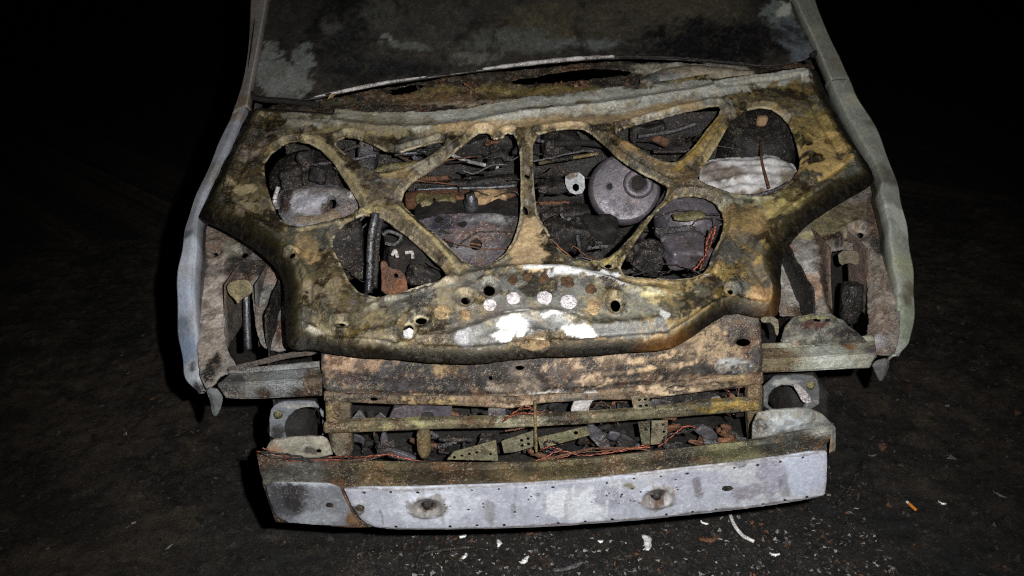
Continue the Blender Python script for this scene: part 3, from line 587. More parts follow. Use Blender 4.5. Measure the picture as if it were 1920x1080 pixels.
perf('perforated_bracket', [(838, 862), (850, 848), (930, 826), (934, 864)], 0.16, [(852, 858, 3), (866, 855, 3), (880, 852, 3), (894, 849, 3), (920, 852, 3)], (130, 126, 98), seed=4)
perf('perforated_bracket', [(940, 828), (1000, 808), (1000, 838), (965, 848), (945, 850)], 0.17, [(978, 826, 3.4), (990, 823, 3.4), (979, 836, 3.4), (991, 833, 3.4)], (120, 116, 94), seed=5)
perf('perforated_bracket', [(1183, 744), (1216, 740), (1224, 772), (1190, 776)], 0.215, [(1199, 750, 3.4), (1210, 749, 3.4), (1201, 762, 3.4), (1212, 761, 3.4)], (140, 134, 112), seed=6)
perf('perforated_bracket', [(1222, 790), (1252, 788), (1250, 832), (1220, 834)], 0.215, [(1244, 797, 3), (1245, 810, 3)], (146, 138, 112), seed=7)
perf('perforated_bracket', [(1196, 792), (1218, 790), (1220, 834), (1204, 836)], 0.23, [(1211, 806, 3.5)], (110, 108, 84), seed=8)
perf('perforated_bracket', [(1008, 822), (1100, 800), (1106, 816), (1014, 842)], 0.20, [(1080, 812, 4)], (124, 122, 92), seed=9)
strip('grille_stay', [(780, 805), (806, 805), (808, 864), (782, 864)], 0.215, 'panel', base=(112, 98, 66), thick=0.012, relief=folded())
tube('grille_stay', [onY(1003, 752, .205), onY(1004, 800, .20), onY(1006, 848, .19)], 0.004, 'olive', car)
strip('silver_bracket', [(1068, 775), (1078, 750), (1090, 736), (1128, 734), (1126, 748), (1106, 752), (1102, 790), (1088, 792), (1084, 768)], 0.225, 'alloy', res=0.003, seed=3, thick=0.006)
strip('cooler_plate', [(740, 762), (850, 752), (842, 792), (760, 800), (726, 796), (732, 778)], 0.27, 'violet', seed=8, thick=0.02)
strip('cooler_plate', [(712, 815), (724, 810), (730, 842), (760, 852), (790, 866), (735, 864), (714, 840)], 0.25, 'violet', seed=9, thick=0.01)
strip('cooler_plate', [(1230, 745), (1345, 730), (1340, 765), (1240, 776)], 0.29, 'soot', seed=10, thick=0.02)
strip('silver_bracket', [(1330, 748), (1352, 742), (1348, 752), (1356, 762), (1338, 758)], 0.25, 'alloy', res=0.003, seed=13, thick=0.004)
strip('silver_bracket', [(1095, 800), (1118, 796), (1150, 840), (1132, 846), (1110, 826)], 0.22, 'grey', res=0.003, seed=14, thick=0.006)
strip('silver_bracket', [(1290, 800), (1330, 798), (1350, 822), (1330, 828)], 0.27, 'grey', res=0.003, seed=15, thick=0.006)

# ---- bumper beam
topF = [(488, 914), (640, 916), (800, 914), (960, 909), (1120, 898), (1280, 880), (1420, 866), (1556, 848)]
botF = [(514, 990), (640, 996), (800, 996), (960, 993), (1120, 984), (1280, 970), (1420, 956), (1552, 938)]
topB = [(480, 858), (620, 866), (800, 868), (960, 868), (1120, 858), (1280, 842), (1420, 826), (1564, 800)]
def beam_y(x): return 0.012+0.010*(abs(x)/0.62)**3
rows = []
TF = smooth_line([onY(*p, 0.012) for p in topF], 90); BF = smooth_line([onY(*p, 0.012) for p in botF], 90)
TB = smooth_line([onZ(*p, onY(*q, 0.012)[2]) for p, q in zip(topB, topF)], 90)
for i, (a, b, c) in enumerate(zip(TF, BF, TB)):
    y = beam_y(a[0])-0.012; s = np.array([0, y, 0]); nz = 0.003*math.sin(i*0.9)+0.002*math.sin(i*2.3)
    rows.append([a+s+(0, .004, -.004), a+s+(0, .012, 0.001), a*0.6+c*0.4+s+(0, 0, .002+nz), a*.25+c*.75+s+(0, 0, -.003+nz*.5), c+s+(0, -.004, .006), c+s+(0, .006, 0), c+s+(0, .006, -.10), b+s+(0, .10, 0), b+s+(0, .012, 0), b+s+(0, .004, .004)])
    rows[-1] = [np.array(q) for q in rows[-1]]
dense = [np.array([resample(np.array(r_+[r_[0]]), 40)[:-1] for r_ in rows])]
beam = loft('bumper_beam', dense[0], 'panel', car, (56, 50, 40), [(560, 885, .07, (92, 92, 86)), (700, 885, .08, (88, 78, 52)), (840, 890, .09, (60, 50, 34)), (950, 888, .05, (96, 84, 58)), (1040, 880, .07, (84, 76, 48)), (1180, 870, .06, (92, 84, 62)), (1290, 855, .06, (50, 46, 38)), (1360, 848, .07, (104, 102, 72)), (1440, 830, .06, (66, 68, 62)), (1530, 815, .05, (150, 150, 142)), (640, 870, .03, (120, 84, 60)), (642, 930, .03, (104, 72, 48)), (660, 975, .04, (104, 72, 48))], 0, 12, closed=True)
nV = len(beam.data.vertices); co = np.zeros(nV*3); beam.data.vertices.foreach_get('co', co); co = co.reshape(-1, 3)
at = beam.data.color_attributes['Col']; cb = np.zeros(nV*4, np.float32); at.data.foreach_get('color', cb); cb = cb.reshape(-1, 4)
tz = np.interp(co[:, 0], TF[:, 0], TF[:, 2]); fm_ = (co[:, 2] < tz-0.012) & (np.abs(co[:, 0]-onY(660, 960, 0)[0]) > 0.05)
cb[fm_, :3] = lin((24, 20, 17)); cb[fm_, 3] = 0.4; at.data.foreach_set('color', cb.ravel())  # body behind the plate darkened: shade of the holes put into the colour
bm = bmesh.new(); bm.from_mesh(beam.data)
be = [e for e in bm.edges if e.is_boundary]
bmesh.ops.holes_fill(bm, edges=be, sides=0); bmesh.ops.recalc_face_normals(bm, faces=bm.faces[:]); bm.to_mesh(beam.data); bm.free()
class Curved(Plane):
    def __init__(s): Plane.__init__(s, (0, 0.0, 0.48), (1, 0, 0), (0, 0, 1))
    def pos(s, U, V): return np.stack([U, 0.010*(np.abs(U)/0.62)**3+0*U, 0.48+V], 1)
BP = Curved()
rs = np.random.RandomState(8)
bh = []
for i, t in enumerate(np.linspace(0.18, 0.95, 18)):
    k = t*7; j = int(k); f = k-j
    x = topF[j][0]*(1-f)+topF[min(7, j+1)][0]*f; y = topF[j][1]*(1-f)+topF[min(7, j+1)][1]*f
    if i % 5 != 3: bh.append(('o', x, y+8+rs.rand()*3, 2.6+rs.rand()*1.4, 2.2+rs.rand()))
    x = botF[j][0]*(1-f)+botF[min(7, j+1)][0]*f; y = botF[j][1]*(1-f)+botF[min(7, j+1)][1]*f
    if i % 4 != 2: bh.append(('o', x+10, y-6-rs.rand()*2, 2.6+rs.rand()*1.2, 2.2+rs.rand()))
for i in range(26):
    cx = rs.choice([870, 1000, 1190, 1260, 1100]); x = cx+rs.randn()*24; y = 946-(x-900)*0.035+rs.randn()*18
    bh.append(('o', x, y, 1.8+rs.rand()*1.4, 1.6+rs.rand()))
bh += [('o', 1365, 919, 11, 6), ('o', 674, 955, 9, 7), ('o', 800, 951, 10, 6), ('o', 1231, 933, 9, 8)]
bl = [(1020, 950, 420, 60, (162, 164, 170), 0.3), (1080, 950, 60, 30, (196, 198, 198), 0.4), (1140, 935, 26, 22, (150, 150, 158), 0.4), (1300, 900, 60, 24, (160, 160, 168), 0.4), (1500, 890, 50, 40, (176, 180, 190), 0.4), (1450, 895, 24, 34, (150, 148, 156), 0.3), (1410, 925, 30, 14, (140, 136, 142), 0.3), (820, 945, 90, 30, (186, 188, 192), 0.4), (1395, 868, 14, 8, (120, 120, 124), 0.2),
      (801, 951, 34, 20, (126, 122, 116), 0.15), (801, 951, 16, 9, (70, 52, 38), 0.2), (1232, 933, 32, 24, (130, 124, 116), 0.15), (1232, 933, 17, 15, (74, 54, 40), 0.2), (674, 955, 13, 10, (90, 88, 88), 0.15), (1010, 925, 8, 5, (120, 120, 124), 0.2), (1180, 915, 12, 5, (120, 112, 90), 0.2)]
BOLTS = [BP.pick(801, 951), BP.pick(1232, 933)]
def bp_relief(u, v, do, dh):
    h = 0.004*(fbm(u, v, 6, 3, 91)-0.5)-0.003*np.exp(-(do/0.004)**2)
    for b in BOLTS:
        d = np.hypot((u-b[0])/1.35, v-b[1]); h += -0.012*np.exp(-(d/0.016)**2)+0.005*np.exp(-((d-0.027)/0.006)**2)
    return h
face = sheet('face_plate', BP, [(642, 917), (800, 914), (960, 909), (1120, 898), (1280, 880), (1420, 866), (1552, 849), (1556, 862), (1553, 930), (1546, 939), (1420, 956), (1280, 970), (1120, 984), (960, 993), (800, 996), (712, 995), (682, 984), (662, 960), (648, 930)], bh, 0.0032, bp_relief, 0.003, 'pale', car, (160, 162, 167), [tuple(tuple(v*q_ for v, q_ in zip(x, (.91, .92, .95))) if i == 4 else x for i, x in enumerate(b_)) for b_ in bl]+[('s', [(x_, y_), (x_+rs.uniform(-6, 6), y_+rs.uniform(18, 44))], rs.uniform(4, 16), [(190, 192, 196), (112, 110, 112), (128, 126, 130), (84, 80, 78)][rs.randint(4)], rs.uniform(.2, .55)) for x_, y_ in [(rs.uniform(680, 1540), rs.uniform(905, 950)) for _ in range(26)] for y_ in [y_-(x_-960)*.045]]+[('s', [(650, 993), (900, 992), (1200, 974), (1550, 936)], 5, (96, 88, 84), .8), ('s', [(650, 920), (900, 913), (1200, 890), (1550, 852)], 4, (100, 96, 94), .7)], 1, None, seed=90, warp=0.012)
class Curved2(Curved):
    def pos(s, U, V): return Curved.pos(s, U, V)+np.array([0, 0.010, 0])
sheet('face_plate', Curved2(), [(492, 916), (560, 915), (632, 916), (642, 940), (660, 975), (676, 994), (600, 995), (518, 990), (500, 950)], [('o', 615, 957, 8, 5)], 0.004, None, 0.003, 'pale', car, (104, 107, 113), [(540, 946, 34, 24, (38, 36, 38), 0.6), (590, 980, 50, 12, (130, 134, 140), 0.4), (560, 920, 60, 8, (150, 154, 160), 0.4), (505, 960, 20, 40, (60, 60, 64), 0.6), (660, 975, 14, 20, (98, 74, 52), 0.3)], 1, None, 95).name
for px, py in ((801, 951), (1232, 933)):
    q = BP.pick(px, py); p = BP.pos(q[:1], q[1:])[0]
    lathe('bolt', [(0.013, 0), (0.013, .005), (0.009, .007), (0.009, .012), (0.007, .015), (0, .0155)], p+np.array([0, .013, 0]), (0, -1, 0), 'soot', face, 12)
0 and tube('weld_seam', [onY(634, 918, .008), onY(642, 940, .008), onY(657, 972, .008), onY(676, 990, .008), onY(700, 994, .008)], lambda t: 0.004+0.002*t, 'rust', beam, 8, 30, 0.002)
# flange tabs standing behind the beam
strip('beam_tab', [(494, 862), (500, 836), (515, 827), (600, 822), (616, 832), (624, 866)], 0.115, 'pale', base=(140, 136, 122), blobs=[(585, 845, 20, 8, (70, 66, 60), 0.2), (520, 845, 16, 12, (150, 120, 96))], holes=[('o', 598, 846, 5, 4)], recolor=scab(14, 0.4), relief=folded(), it=1, res=0.004)
strip('beam_tab', [(1412, 842), (1414, 800), (1424, 780), (1450, 774), (1520, 770), (1548, 784), (1570, 806), (1570, 850), (1556, 858)], 0.125, 'pale', base=(124, 126, 122), blobs=[(1430, 795, 14, 12, (60, 58, 54), 0.2), (1480, 790, 40, 14, (168, 174, 176), 0.4), (1540, 835, 14, 12, (70, 64, 58), 0.25), (1560, 840, 10, 20, (150, 130, 108), 0.3), (1470, 820, 30, 12, (70, 70, 66), 0.4), (1510, 805, 20, 10, (120, 124, 124), 0.3)], relief=lambda u, v, do, dh: -0.012*np.exp(-(do/0.01)**2)+0.010*(fbm(u, v, 14, 3, 3)-.5), it=0, res=0.004, recolor=scab(15, 0.6))
fl = strip('flange_plate', [(506, 832), (505, 772), (516, 757), (540, 753), (606, 754), (608, 834)], 0.26, 'pale', holes=[('o', 522, 776, 7, 7), [(545, 772), (575, 762), (604, 766), (604, 830), (540, 832), (530, 800)]], base=(112, 116, 122), blobs=[(560, 758, 30, 5, (140, 140, 136)), (520, 810, 14, 20, (44, 44, 46), 0.4)], thick=0.006, res=0.004)
fr = strip('flange_plate', [(1432, 708), (1520, 702), (1537, 716), (1536, 772), (1432, 778)], 0.26, 'pale', holes=[('o', 1519, 721, 5, 5), [(1440, 732), (1475, 718), (1505, 735), (1510, 765), (1490, 772), (1440, 770)]], base=(84, 86, 88), blobs=[(1470, 712, 30, 6, (140, 140, 136), 0.3)], thick=0.006, res=0.004)
for px, py, P_ in ((522, 776, fl), (1519, 721, fr)):
    lathe('bolt', [(0.012, 0), (0.012, .004), (0.007, .005), (0.007, .012), (0, .013)], onY(px, py, 0.262), (0, -1, 0), 'olive', P_, 10)
strip('melted_lug', [(1486, 722), (1498, 720), (1515, 738), (1522, 748), (1518, 758), (1505, 754), (1496, 738)], 0.245, 'alloy', res=0.003, seed=5, thick=0.008)
# chassis legs behind the flanges
for x0, px, py in ((-0.5, 560, 796), (0.5, 1478, 742)):
    p = onY(px, py, 0.55); box('chassis_leg', (p[0]*0.93, 0.62, p[2]+0.12), (0.10, 0.66, 0.13), 'black', car, bev=0.012, dent=0.01, cuts=6, seed=int(px))

# ---- headlight bays
def bay(pts, holes, base, blobs, seed, p0, p1):
    a, b = np.array(p0), np.array(p1)
    S = Plane((a+b)/2, (1, 0, 0), a-b)
    return sheet('headlight_panel', S, pts, holes, 0.0055, lambda u, v, do, dh: 0.010*(fbm(u, v, 9, 4, seed)-.5)+0.005*(fbm(u, v, 40, 4, seed+1)-.5)-0.020*np.exp(-(dh/0.012)**2)+0.006*np.exp(-((dh-.024)/.009)**2), 0.004, 'panel', car, base, blobs, 1, scab(seed+2, 0.55), seed, ragged=0.02)
BL = bay([(376, 408), (400, 398), (440, 416), (500, 446), (548, 478), (548, 640), (530, 660), (500, 656), (484, 640), (480, 600), (470, 532), (424, 530), (421, 600), (424, 660), (446, 684), (440, 700), (412, 704), (404, 722), (378, 730), (368, 640), (362, 520)],
         [('o', 400, 470, 6, 5), ('o', 455, 470, 7, 5)], (150, 145, 140),
         [(470, 480, 60, 50, (60, 56, 54), 0.3), (400, 480, 26, 60, (150, 136, 126), 0.3), (395, 560, 24, 80, (188, 176, 166), 0.3), (395, 650, 22, 60, (178, 166, 154), 0.3), (440, 440, 34, 18, (140, 128, 116), 0.3), (430, 470, 20, 14, (150, 144, 132), 0.3), (470, 450, 14, 10, (56, 52, 48), 0.3), (508, 520, 22, 14, (170, 150, 140), 0.25), (505, 590, 20, 60, (124, 126, 120), 0.3), (522, 622, 10, 24, (96, 66, 60), 0.3), (376, 450, 10, 70, (70, 74, 76), 0.3), (400, 690, 12, 26, (34, 32, 30), 0.3), (420, 418, 24, 7, (160, 126, 100), 0.3), (500, 480, 30, 14, (110, 106, 104), 0.3)], 210, onY(440, 410, 0.84), onY(440, 700, 0.34))
BR_ = bay([(1455, 462), (1500, 415), (1560, 378), (1640, 338), (1656, 345), (1664, 420), (1680, 480), (1690, 560), (1686, 640), (1676, 664), (1640, 664), (1606, 640), (1580, 612), (1540, 590), (1490, 592), (1455, 590)],
         [[(1554, 462), (1590, 458), (1624, 466), (1630, 540), (1636, 614), (1612, 626), (1576, 606), (1558, 580), (1556, 520)], ('o', 1600, 440, 9, 6), ('o', 1618, 432, 6, 6)], (146, 140, 132),
         [(1560, 420, 50, 26, (150, 142, 104), 0.3), (1600, 396, 40, 22, (128, 116, 92), 0.3), (1610, 436, 28, 14, (190, 172, 156), 0.25), (1636, 392, 12, 40, (104, 86, 76), 0.3), (1500, 510, 40, 50, (188, 184, 178), 0.3), (1520, 545, 22, 24, (184, 156, 132), 0.25), (1546, 510, 10, 50, (78, 60, 50), 0.3), (1662, 520, 20, 90, (172, 158, 148), 0.3), (1655, 600, 22, 30, (164, 146, 134), 0.3), (1646, 640, 24, 20, (160, 158, 160), 0.3), (1530, 442, 26, 8, (180, 172, 128), 0.3), (1510, 578, 30, 10, (40, 36, 32), 0.3), (1480, 470, 12, 20, (178, 146, 130), 0.3), (1645, 450, 14, 26, (60, 60, 58), 0.3), (1570, 450, 20, 8, (50, 44, 40), 0.3)], 230, onY(1580, 390, 0.84), onY(1600, 660, 0.34))
# returns of the bays: folded walls running back from the openings
for pts_, y0, y1, bs in (([(421, 534), (421, 600), (424, 660)], .54, .72, (104, 96, 90)), ([(478, 534), (481, 600), (486, 650)], .54, .76, (96, 94, 92)), ([(1557, 464), (1557, 520), (1560, 580)], .58, .78, (110, 92, 80)), ([(1630, 470), (1634, 540), (1638, 610)], .57, .74, (128, 112, 102))):
    A_ = smooth_line([onY(x, y, y0-(y-534)*.0006) for x, y in pts_], 20)
    loft('bay_return', [resample(np.array([p_, p_+np.array([0, (y1-y0)*.5, .004]), p_+np.array([0, y1-y0, 0])]), 8) for p_ in A_], 'panel', car, bs, [], .003, 3)
for px_, py_, sd in ((445, 600, 3), (1590, 540, 5)):
    box('bay_backing', onY(px_, py_, .95), (.26, .04, .42), 'black', car, dent=.02, seed=sd)  # added black backing behind the opening, hides the lit ground beyond
strip('hanging_tab', [(424, 532), (446, 524), (470, 526), (474, 552), (452, 560), (446, 572), (440, 560), (428, 552)], 0.50, 'panel', base=(146, 134, 100), res=0.004, tilt=0.2)
tube('strut_rod', [onY(462, 555, 0.60), onY(463, 600, 0.57), onY(466, 655, 0.54)], 0.010, 'chrome', car)
strip('inner_shield', [(1570, 470), (1615, 470), (1612, 500), (1590, 492), (1575, 500)], 0.66, 'panel', base=(120, 112, 92), res=0.004, tilt=0.2)
strip('inner_shield', [(1575, 540), (1600, 530), (1612, 590), (1585, 604)], 0.60, 'soot', res=0.006, tilt=0.2)
box('washer_neck', onY(1595, 565, 0.62), (0.05, 0.05, 0.12), 'soot', car, dent=0.01, seed=3)
# lower trays
def tray(name, f_top, f_bot, back, base, blobs, seed, y):
    """an angle section: upright front face plus a shelf running back"""
    A = smooth_line([onY(*p, y) for p in f_top], 30); B = smooth_line([onY(*p, y) for p in f_bot], 30)
    D = smooth_line([onZ(*p, onY(*q, y)[2]) for p, q in zip(back, f_top)], 30)
    rows_ = []
    for i, (p, q, d) in enumerate(zip(A, B, D)):
        n_ = 0.002*math.sin(i*1.3)
        rows_.append(resample(np.array([d+(0, .01, .012), d, d*.5+p*.5+(0, 0, n_), p+(0, .003, .001), p+(0, 0, -.003), p*.5+q*.5+(0, n_, 0), q, q+(0, .012, -.002)]), 26))
    return loft(name, rows_, 'panel', car, base, blobs, 0.003, seed)
tray('headlight_tray', [(1428, 678), (1500, 674), (1580, 670), (1644, 666)], [(1428, 698), (1500, 696), (1580, 692), (1630, 690)], [(1428, 656), (1500, 652), (1580, 645), (1640, 640)], (158, 158, 142),
     [(1460, 685, .05, (128, 112, 84)), (1445, 665, .05, (110, 100, 76)), (1592, 650, .018, (128, 96, 60)), (1640, 660, .03, (104, 98, 100)), (1560, 668, .05, (174, 178, 168))], 61, 0.27)
tray('headlight_tray', [(408, 722), (470, 720), (540, 716), (604, 712)], [(424, 746), (470, 748), (540, 745), (604, 742)], [(430, 702), (470, 700), (540, 694), (604, 688)], (124, 126, 124),
     [(580, 730, .05, (48, 44, 40)), (500, 738, .02, (50, 48, 46)), (440, 715, .03, (80, 78, 76)), (540, 705, .04, (140, 144, 146)), (590, 705, .03, (90, 80, 64))], 62, 0.27)
# mound above the right tray (crushed shelf)
strip('crushed_shelf', [(1466, 650), (1478, 612), (1496, 592), (1540, 584), (1576, 592), (1606, 616), (1640, 650)], 0.33, 'panel', base=(112, 112, 104), blobs=[(1530, 592, 30, 4, (168, 166, 120), 0.3), (1590, 625, 34, 12, (44, 40, 40), 0.4), (1530, 606, 20, 8, (84, 46, 40), 0.3), (1510, 630, 30, 10, (152, 152, 140), 0.4)], holes=[[(1520, 596), (1560, 598), (1562, 606), (1522, 604)], ('o', 1500, 632, 3, 3), ('o', 1522, 634, 3, 3)], tilt=0.5, res=0.004, relief=lambda u, v, do, dh: 0.012*(fbm(u, v, 14, 4, 3)-.5)-0.02*np.exp(-(do/.015)**2), recolor=scab(77, 0.8), ragged=0.03)
strip('small_clip', [(1426, 596), (1458, 594), (1462, 620), (1456, 634), (1450, 604), (1428, 606)], 0.25, 'panel', base=(140, 132, 110), res=0.003)
strip('shelf_flange', [(420, 690), (480, 676), (540, 660), (590, 655), (600, 664), (540, 672), (480, 686), (440, 700)], 0.33, 'panel', base=(86, 78, 72), res=0.004, tilt=0.4, recolor=scab(79, 0.4))
# hanging fender tips
strip('fender_tip', [(382, 730), (416, 734), (415, 762), (404, 786), (396, 780), (392, 755)], 0.31, 'pale', base=(104, 106, 108), res=0.004, relief=folded(0.008, 0.008))
strip('fender_tip', [(1636, 684), (1672, 672), (1668, 700), (1654, 722), (1646, 706)], 0.31, 'pale', base=(84, 84, 84), res=0.004, relief=folded(0.008, 0.008))

# ---- fenders with their side skins
def fender(inn, out, Ys, side, base, blobs, seed):
    A = np.array([onY(x, y, Y) for (x, y), Y in zip(inn, Ys)]); B = np.array([onY(x, y, Y+0.02) for (x, y), Y in zip(out, Ys)])
    A, B = smooth_line(list(A), 110), smooth_line(list(B), 110); n = min(len(A), len(B)); rows_ = []
    for i, (a, b) in enumerate(zip(A[:n], B[:n])):
        wv_ = 0.004*math.sin(i*.31+seed)+0.003*math.sin(i*.83); a = a+np.array([side*0.0012*math.sin(i*.37), wv_, 0.001*math.sin(i*0.23)]); b = b+np.array([side*0.002*math.sin(i*.45+1), 0, 0])
        prof = [a+np.array([-side*.004, .035, -.05]), a+np.array([-side*.002, .006, -.006]), a, a*.96+b*.04+np.array([0, -.001, .0005]), a*.6+b*.4+np.array([0, -.001, .001]), a*.25+b*.75+np.array([0, -.001, .001]), a*.06+b*.94, b, b+np.array([0, .002, -.001]), b+np.array([0, .012, -.008]), b+np.array([side*.002, .05, -.03]), b+np.array([side*.004, .14, -.09]), b+np.array([side*.006, .30, -.22])]
        rows_.append(np.array(prof))
    return loft('fender', rows_, 'pale', car, base, blobs, 0.003, seed)
inL = [(468, 160), (460, 190), (452, 215), (428, 272), (394, 345), (370, 400), (367, 450), (361, 520), (364, 590), (369, 650), (376, 705), (380, 734)]
outL = [(455, 160), (446, 186), (436, 212), (410, 272), (379, 343), (355, 402), (345, 450), (335, 510), (333, 590), (340, 660), (350, 710), (374, 738)]
YL = [1.34, 1.24, 1.17, 1.03, .87, .76, .66, .56, .48, .42, .36, .33]
fender(inL, outL, YL, -1, (158, 162, 170), [(400, 320, .05, (140, 138, 138)), (345, 480, .06, (184, 190, 200)), (340, 560, .05, (160, 170, 186)), (350, 660, .05, (130, 146, 168)), (360, 700, .04, (178, 184, 192)), (440, 220, .05, (140, 126, 112)), (345, 620, .03, (128, 138, 152)), (338, 540, .012, (90, 92, 96)), (362, 690, .012, (80, 80, 82)), (352, 440, .015, (110, 112, 116)), (372, 725, .02, (70, 68, 68))], 5)
inR = [(1540, 100), (1556, 140), (1572, 180), (1612, 250), (1650, 324), (1658, 370), (1669, 430), (1679, 500), (1686, 560), (1684, 620), (1680, 655), (1678, 668)]
outR = [(1570, 100), (1588, 140), (1604, 176), (1644, 245), (1675, 325), (1690, 380), (1702, 440), (1710, 500), (1714, 560), (1710, 620), (1700, 645), (1684, 668)]
YR = [1.40, 1.30, 1.20, 1.03, .86, .76, .66, .56, .48, .42, .37, .34]
fender(inR, outR, YR, 1, (152, 156, 146), [(1560, 110, .06, (130, 128, 114)), (1600, 190, .04, (186, 184, 166)), (1640, 270, .05, (154, 156, 144)), (1690, 410, .05, (196, 198, 190)), (1700, 500, .05, (152, 156, 130)), (1700, 600, .06, (134, 142, 124)), (1696, 560, .02, (96, 92, 74)), (1660, 330, .04, (112, 112, 100)), (1705, 540, .02, (110, 108, 84)), (1630, 230, .02, (116, 112, 92))], 6)

# ---- windscreen, pillars, cowl
WS = Plane(onY(1000, 118, 1.32), (1, 0, 0), (0, 0.78, 0.55))
wtop = -420
ws_out = [(520, wtop), (486, 0), (470, 150), (470, 176), (484, 188), (560, 190), (620, 178), (720, 158), (800, 146), (910, 131), (1040, 116), (1150, 108), (1250, 110), (1350, 118), (1430, 126), (1500, 116), (1533, 98), (1525, 70), (1500, 0), (1440, wtop)]
wb = [(800, 60, 140, 40, (44, 42, 38), 0.5), (700, 30, 60, 40, (52, 52, 46), 0.5), (1040, 50, 100, 30, (58, 52, 36), 0.5), (960, 80, 90, 20, (62, 64, 58), 0.5), (1150, 40, 120, 36, (50, 46, 36), 0.5), (1300, 20, 100, 40, (56, 52, 40), 0.5), (880, 110, 46, 12, (76, 76, 68), 0.3), (1090, 86, 80, 10, (70, 74, 72), 0.4), (1340, 80, 130, 40, (16, 15, 17), 0.4), (640, 60, 60, 70, (24, 24, 24), 0.4), (760, 90, 40, 8, (74, 76, 70), 0.3), (728, 76, 12, 7, (110, 112, 108), 0.2), (625, 55, 20, 20, (60, 60, 58), 0.4), (720, 130, 120, 14, (24, 24, 25), 0.4),
      (505, 130, 30, 50, (114, 117, 112), 0.12), (535, 155, 48, 32, (114, 117, 112), 0.12), (566, 120, 18, 28, (104, 110, 104), 0.15), (1455, 30, 26, 24, (110, 120, 116), 0.2), (1475, 60, 30, 30, (92, 100, 106), 0.2), (1495, 92, 26, 24, (92, 100, 106), 0.2), (1466, 20, 12, 14, (176, 180, 164), 0.2)]
glass = sheet('windscreen', WS, ws_out, (), 0.010, lambda u, v, do, dh: 0.05*sstep(0, .5, do)+0.004*(fbm(u, v, 5, 3, 2)-.5), 0.005, 'glass', car, (50, 47, 43), [tuple(tuple(min(255, v*1.2) for v in x) if i == 4 and max(x) < 100 and min(x) > 20 else x for i, x in enumerate(b_)) for b_ in [b2[:4]+(dull(b2[4], .25),)+b2[5:] for b2 in wb]], 1, None, 120, 0.03)
glass['label'] = 'sooted windscreen with pale cleaned patches'
# lower edge bead and rubber
def along(pts, Y0, off=0.0): return [onY(x, y, Y0)+np.array([0, 0, off]) for x, y in pts]
WSP = lambda px, py, o=0.0: WS.pos(*[np.array([q]) for q in WS.pick(px, py)])[0]+WS.n*o
tube('screen_edge', [WSP(x, y, .006) for x, y in ((590, 184), (650, 172), (720, 158), (800, 146))], lambda t: 0.002+0.005*math.sin(t*3.1), 'alloy', glass, n=50)
tube('screen_edge', [WSP(x, y, .006) for x, y in ((905, 132), (960, 125), (1040, 116), (1100, 111), (1152, 108))], lambda t: 0.003+0.005*math.sin(t*3.14)**.5+0.001*math.sin(t*40), 'alloy', glass, n=60)
tube('screen_edge', [WSP(x, y, .006) for x, y in ((1152, 108), (1250, 110), (1350, 118), (1430, 126))], lambda t: 0.005, 'soot', glass, n=50, wob=0.003)
tube('screen_seal', [WSP(x, y, .008) for x, y in ((500, -60), (486, 20), (474, 110), (468, 160), (472, 180), (490, 189), (540, 193), (600, 200))], 0.010, 'black', glass, n=70)
tube('screen_seal', [WSP(x, y, .008) for x, y in ((1482, -60), (1500, 0), (1524, 70), (1534, 96), (1520, 108))], 0.010, 'black', glass, n=50)
def pillar(inn, out, side, base, blobs, seed):
    A = smooth_line([WSP(*p, 0.0)*.985+CAM*.015 for p in inn], 40); B = smooth_line([WSP(*p, 0.0) for p in out], 40)
    rows_ = [np.array([a+np.array([-side*.004, .03, -.03]), a+np.array([0, .004, -.004]), a, a*.95+b*.05, a*.5+b*.5+np.array([0, -.002, .003]), a*.06+b*.94, b, b+np.array([0, .004, -.004]), b+np.array([side*.004, .05, -.05]), b+np.array([side*.01, .22, -.22])]) for a, b in zip(A, B)]
    return loft('windscreen_pillar', rows_, 'pale', car, base, blobs, 0.003, seed)
pillar([(530, -400), (506, -60), (498, 0), (482, 90), (470, 150), (462, 200)], [(496, -400), (474, -60), (471, 0), (466, 90), (455, 155), (436, 214)], -1, (150, 144, 138), [(472, 60, .05, (120, 116, 112)), (452, 190, .03, (138, 118, 98)), (460, 130, .04, (160, 156, 152))], 3)
pillar([(1440, -400), (1478, -60), (1494, 0), (1524, 66), (1542, 108), (1560, 150)], [(1490, -400), (1518, -60), (1528, 0), (1552, 62), (1572, 104), (1592, 148)], 1, (148, 150, 138), [(1512, 20, .05, (118, 118, 104)), (1540, 60, .05, (160, 162, 148)), (1566, 120, .03, (140, 136, 122))], 4)
# cowl tray
def cowl_z(x, y): return 1.085+0.0*x+0.10*(np.asarray(y)-1.1)+0.0*np.asarray(x)
CW = Plane(onY(960, 175, 1.22), (1, 0, 0), (0, 0.85, 0.5))
sheet('cowl_panel', CW, [(480, 196), (600, 188), (760, 158), (910, 137), (1150, 114), (1350, 122), (1520, 114), (1530, 135), (1396, 160), (1166, 190), (960, 215), (860, 235), (730, 240), (560, 225)], [[(950, 150), (1050, 134), (1150, 128), (1190, 132), (1170, 142), (1050, 152), (970, 160)], [(720, 170), (760, 160), (800, 158), (790, 168), (740, 178)]], 0.006,
      lambda u, v, do, dh: 0.022*(fbm(u*0.5, v, 22, 4, 12)-.5)+0.006*(fbm(u, v, 60, 3, 13)-.5), 0.003, 'panel', car, (52, 44, 32), [(1000, 170, 200, 12, (128, 112, 62), 0.4), (840, 180, 110, 10, (96, 80, 54), 0.4), (1300, 130, 90, 20, (140, 136, 124), 0.3), (1250, 130, 60, 10, (170, 164, 148), 0.3), (900, 193, 140, 5, (150, 138, 118), 0.3), (660, 190, 60, 6, (70, 66, 50), 0.4), (770, 183, 70, 9, (118, 96, 62), 0.3)], 1, scab(130, 0.6), 130)
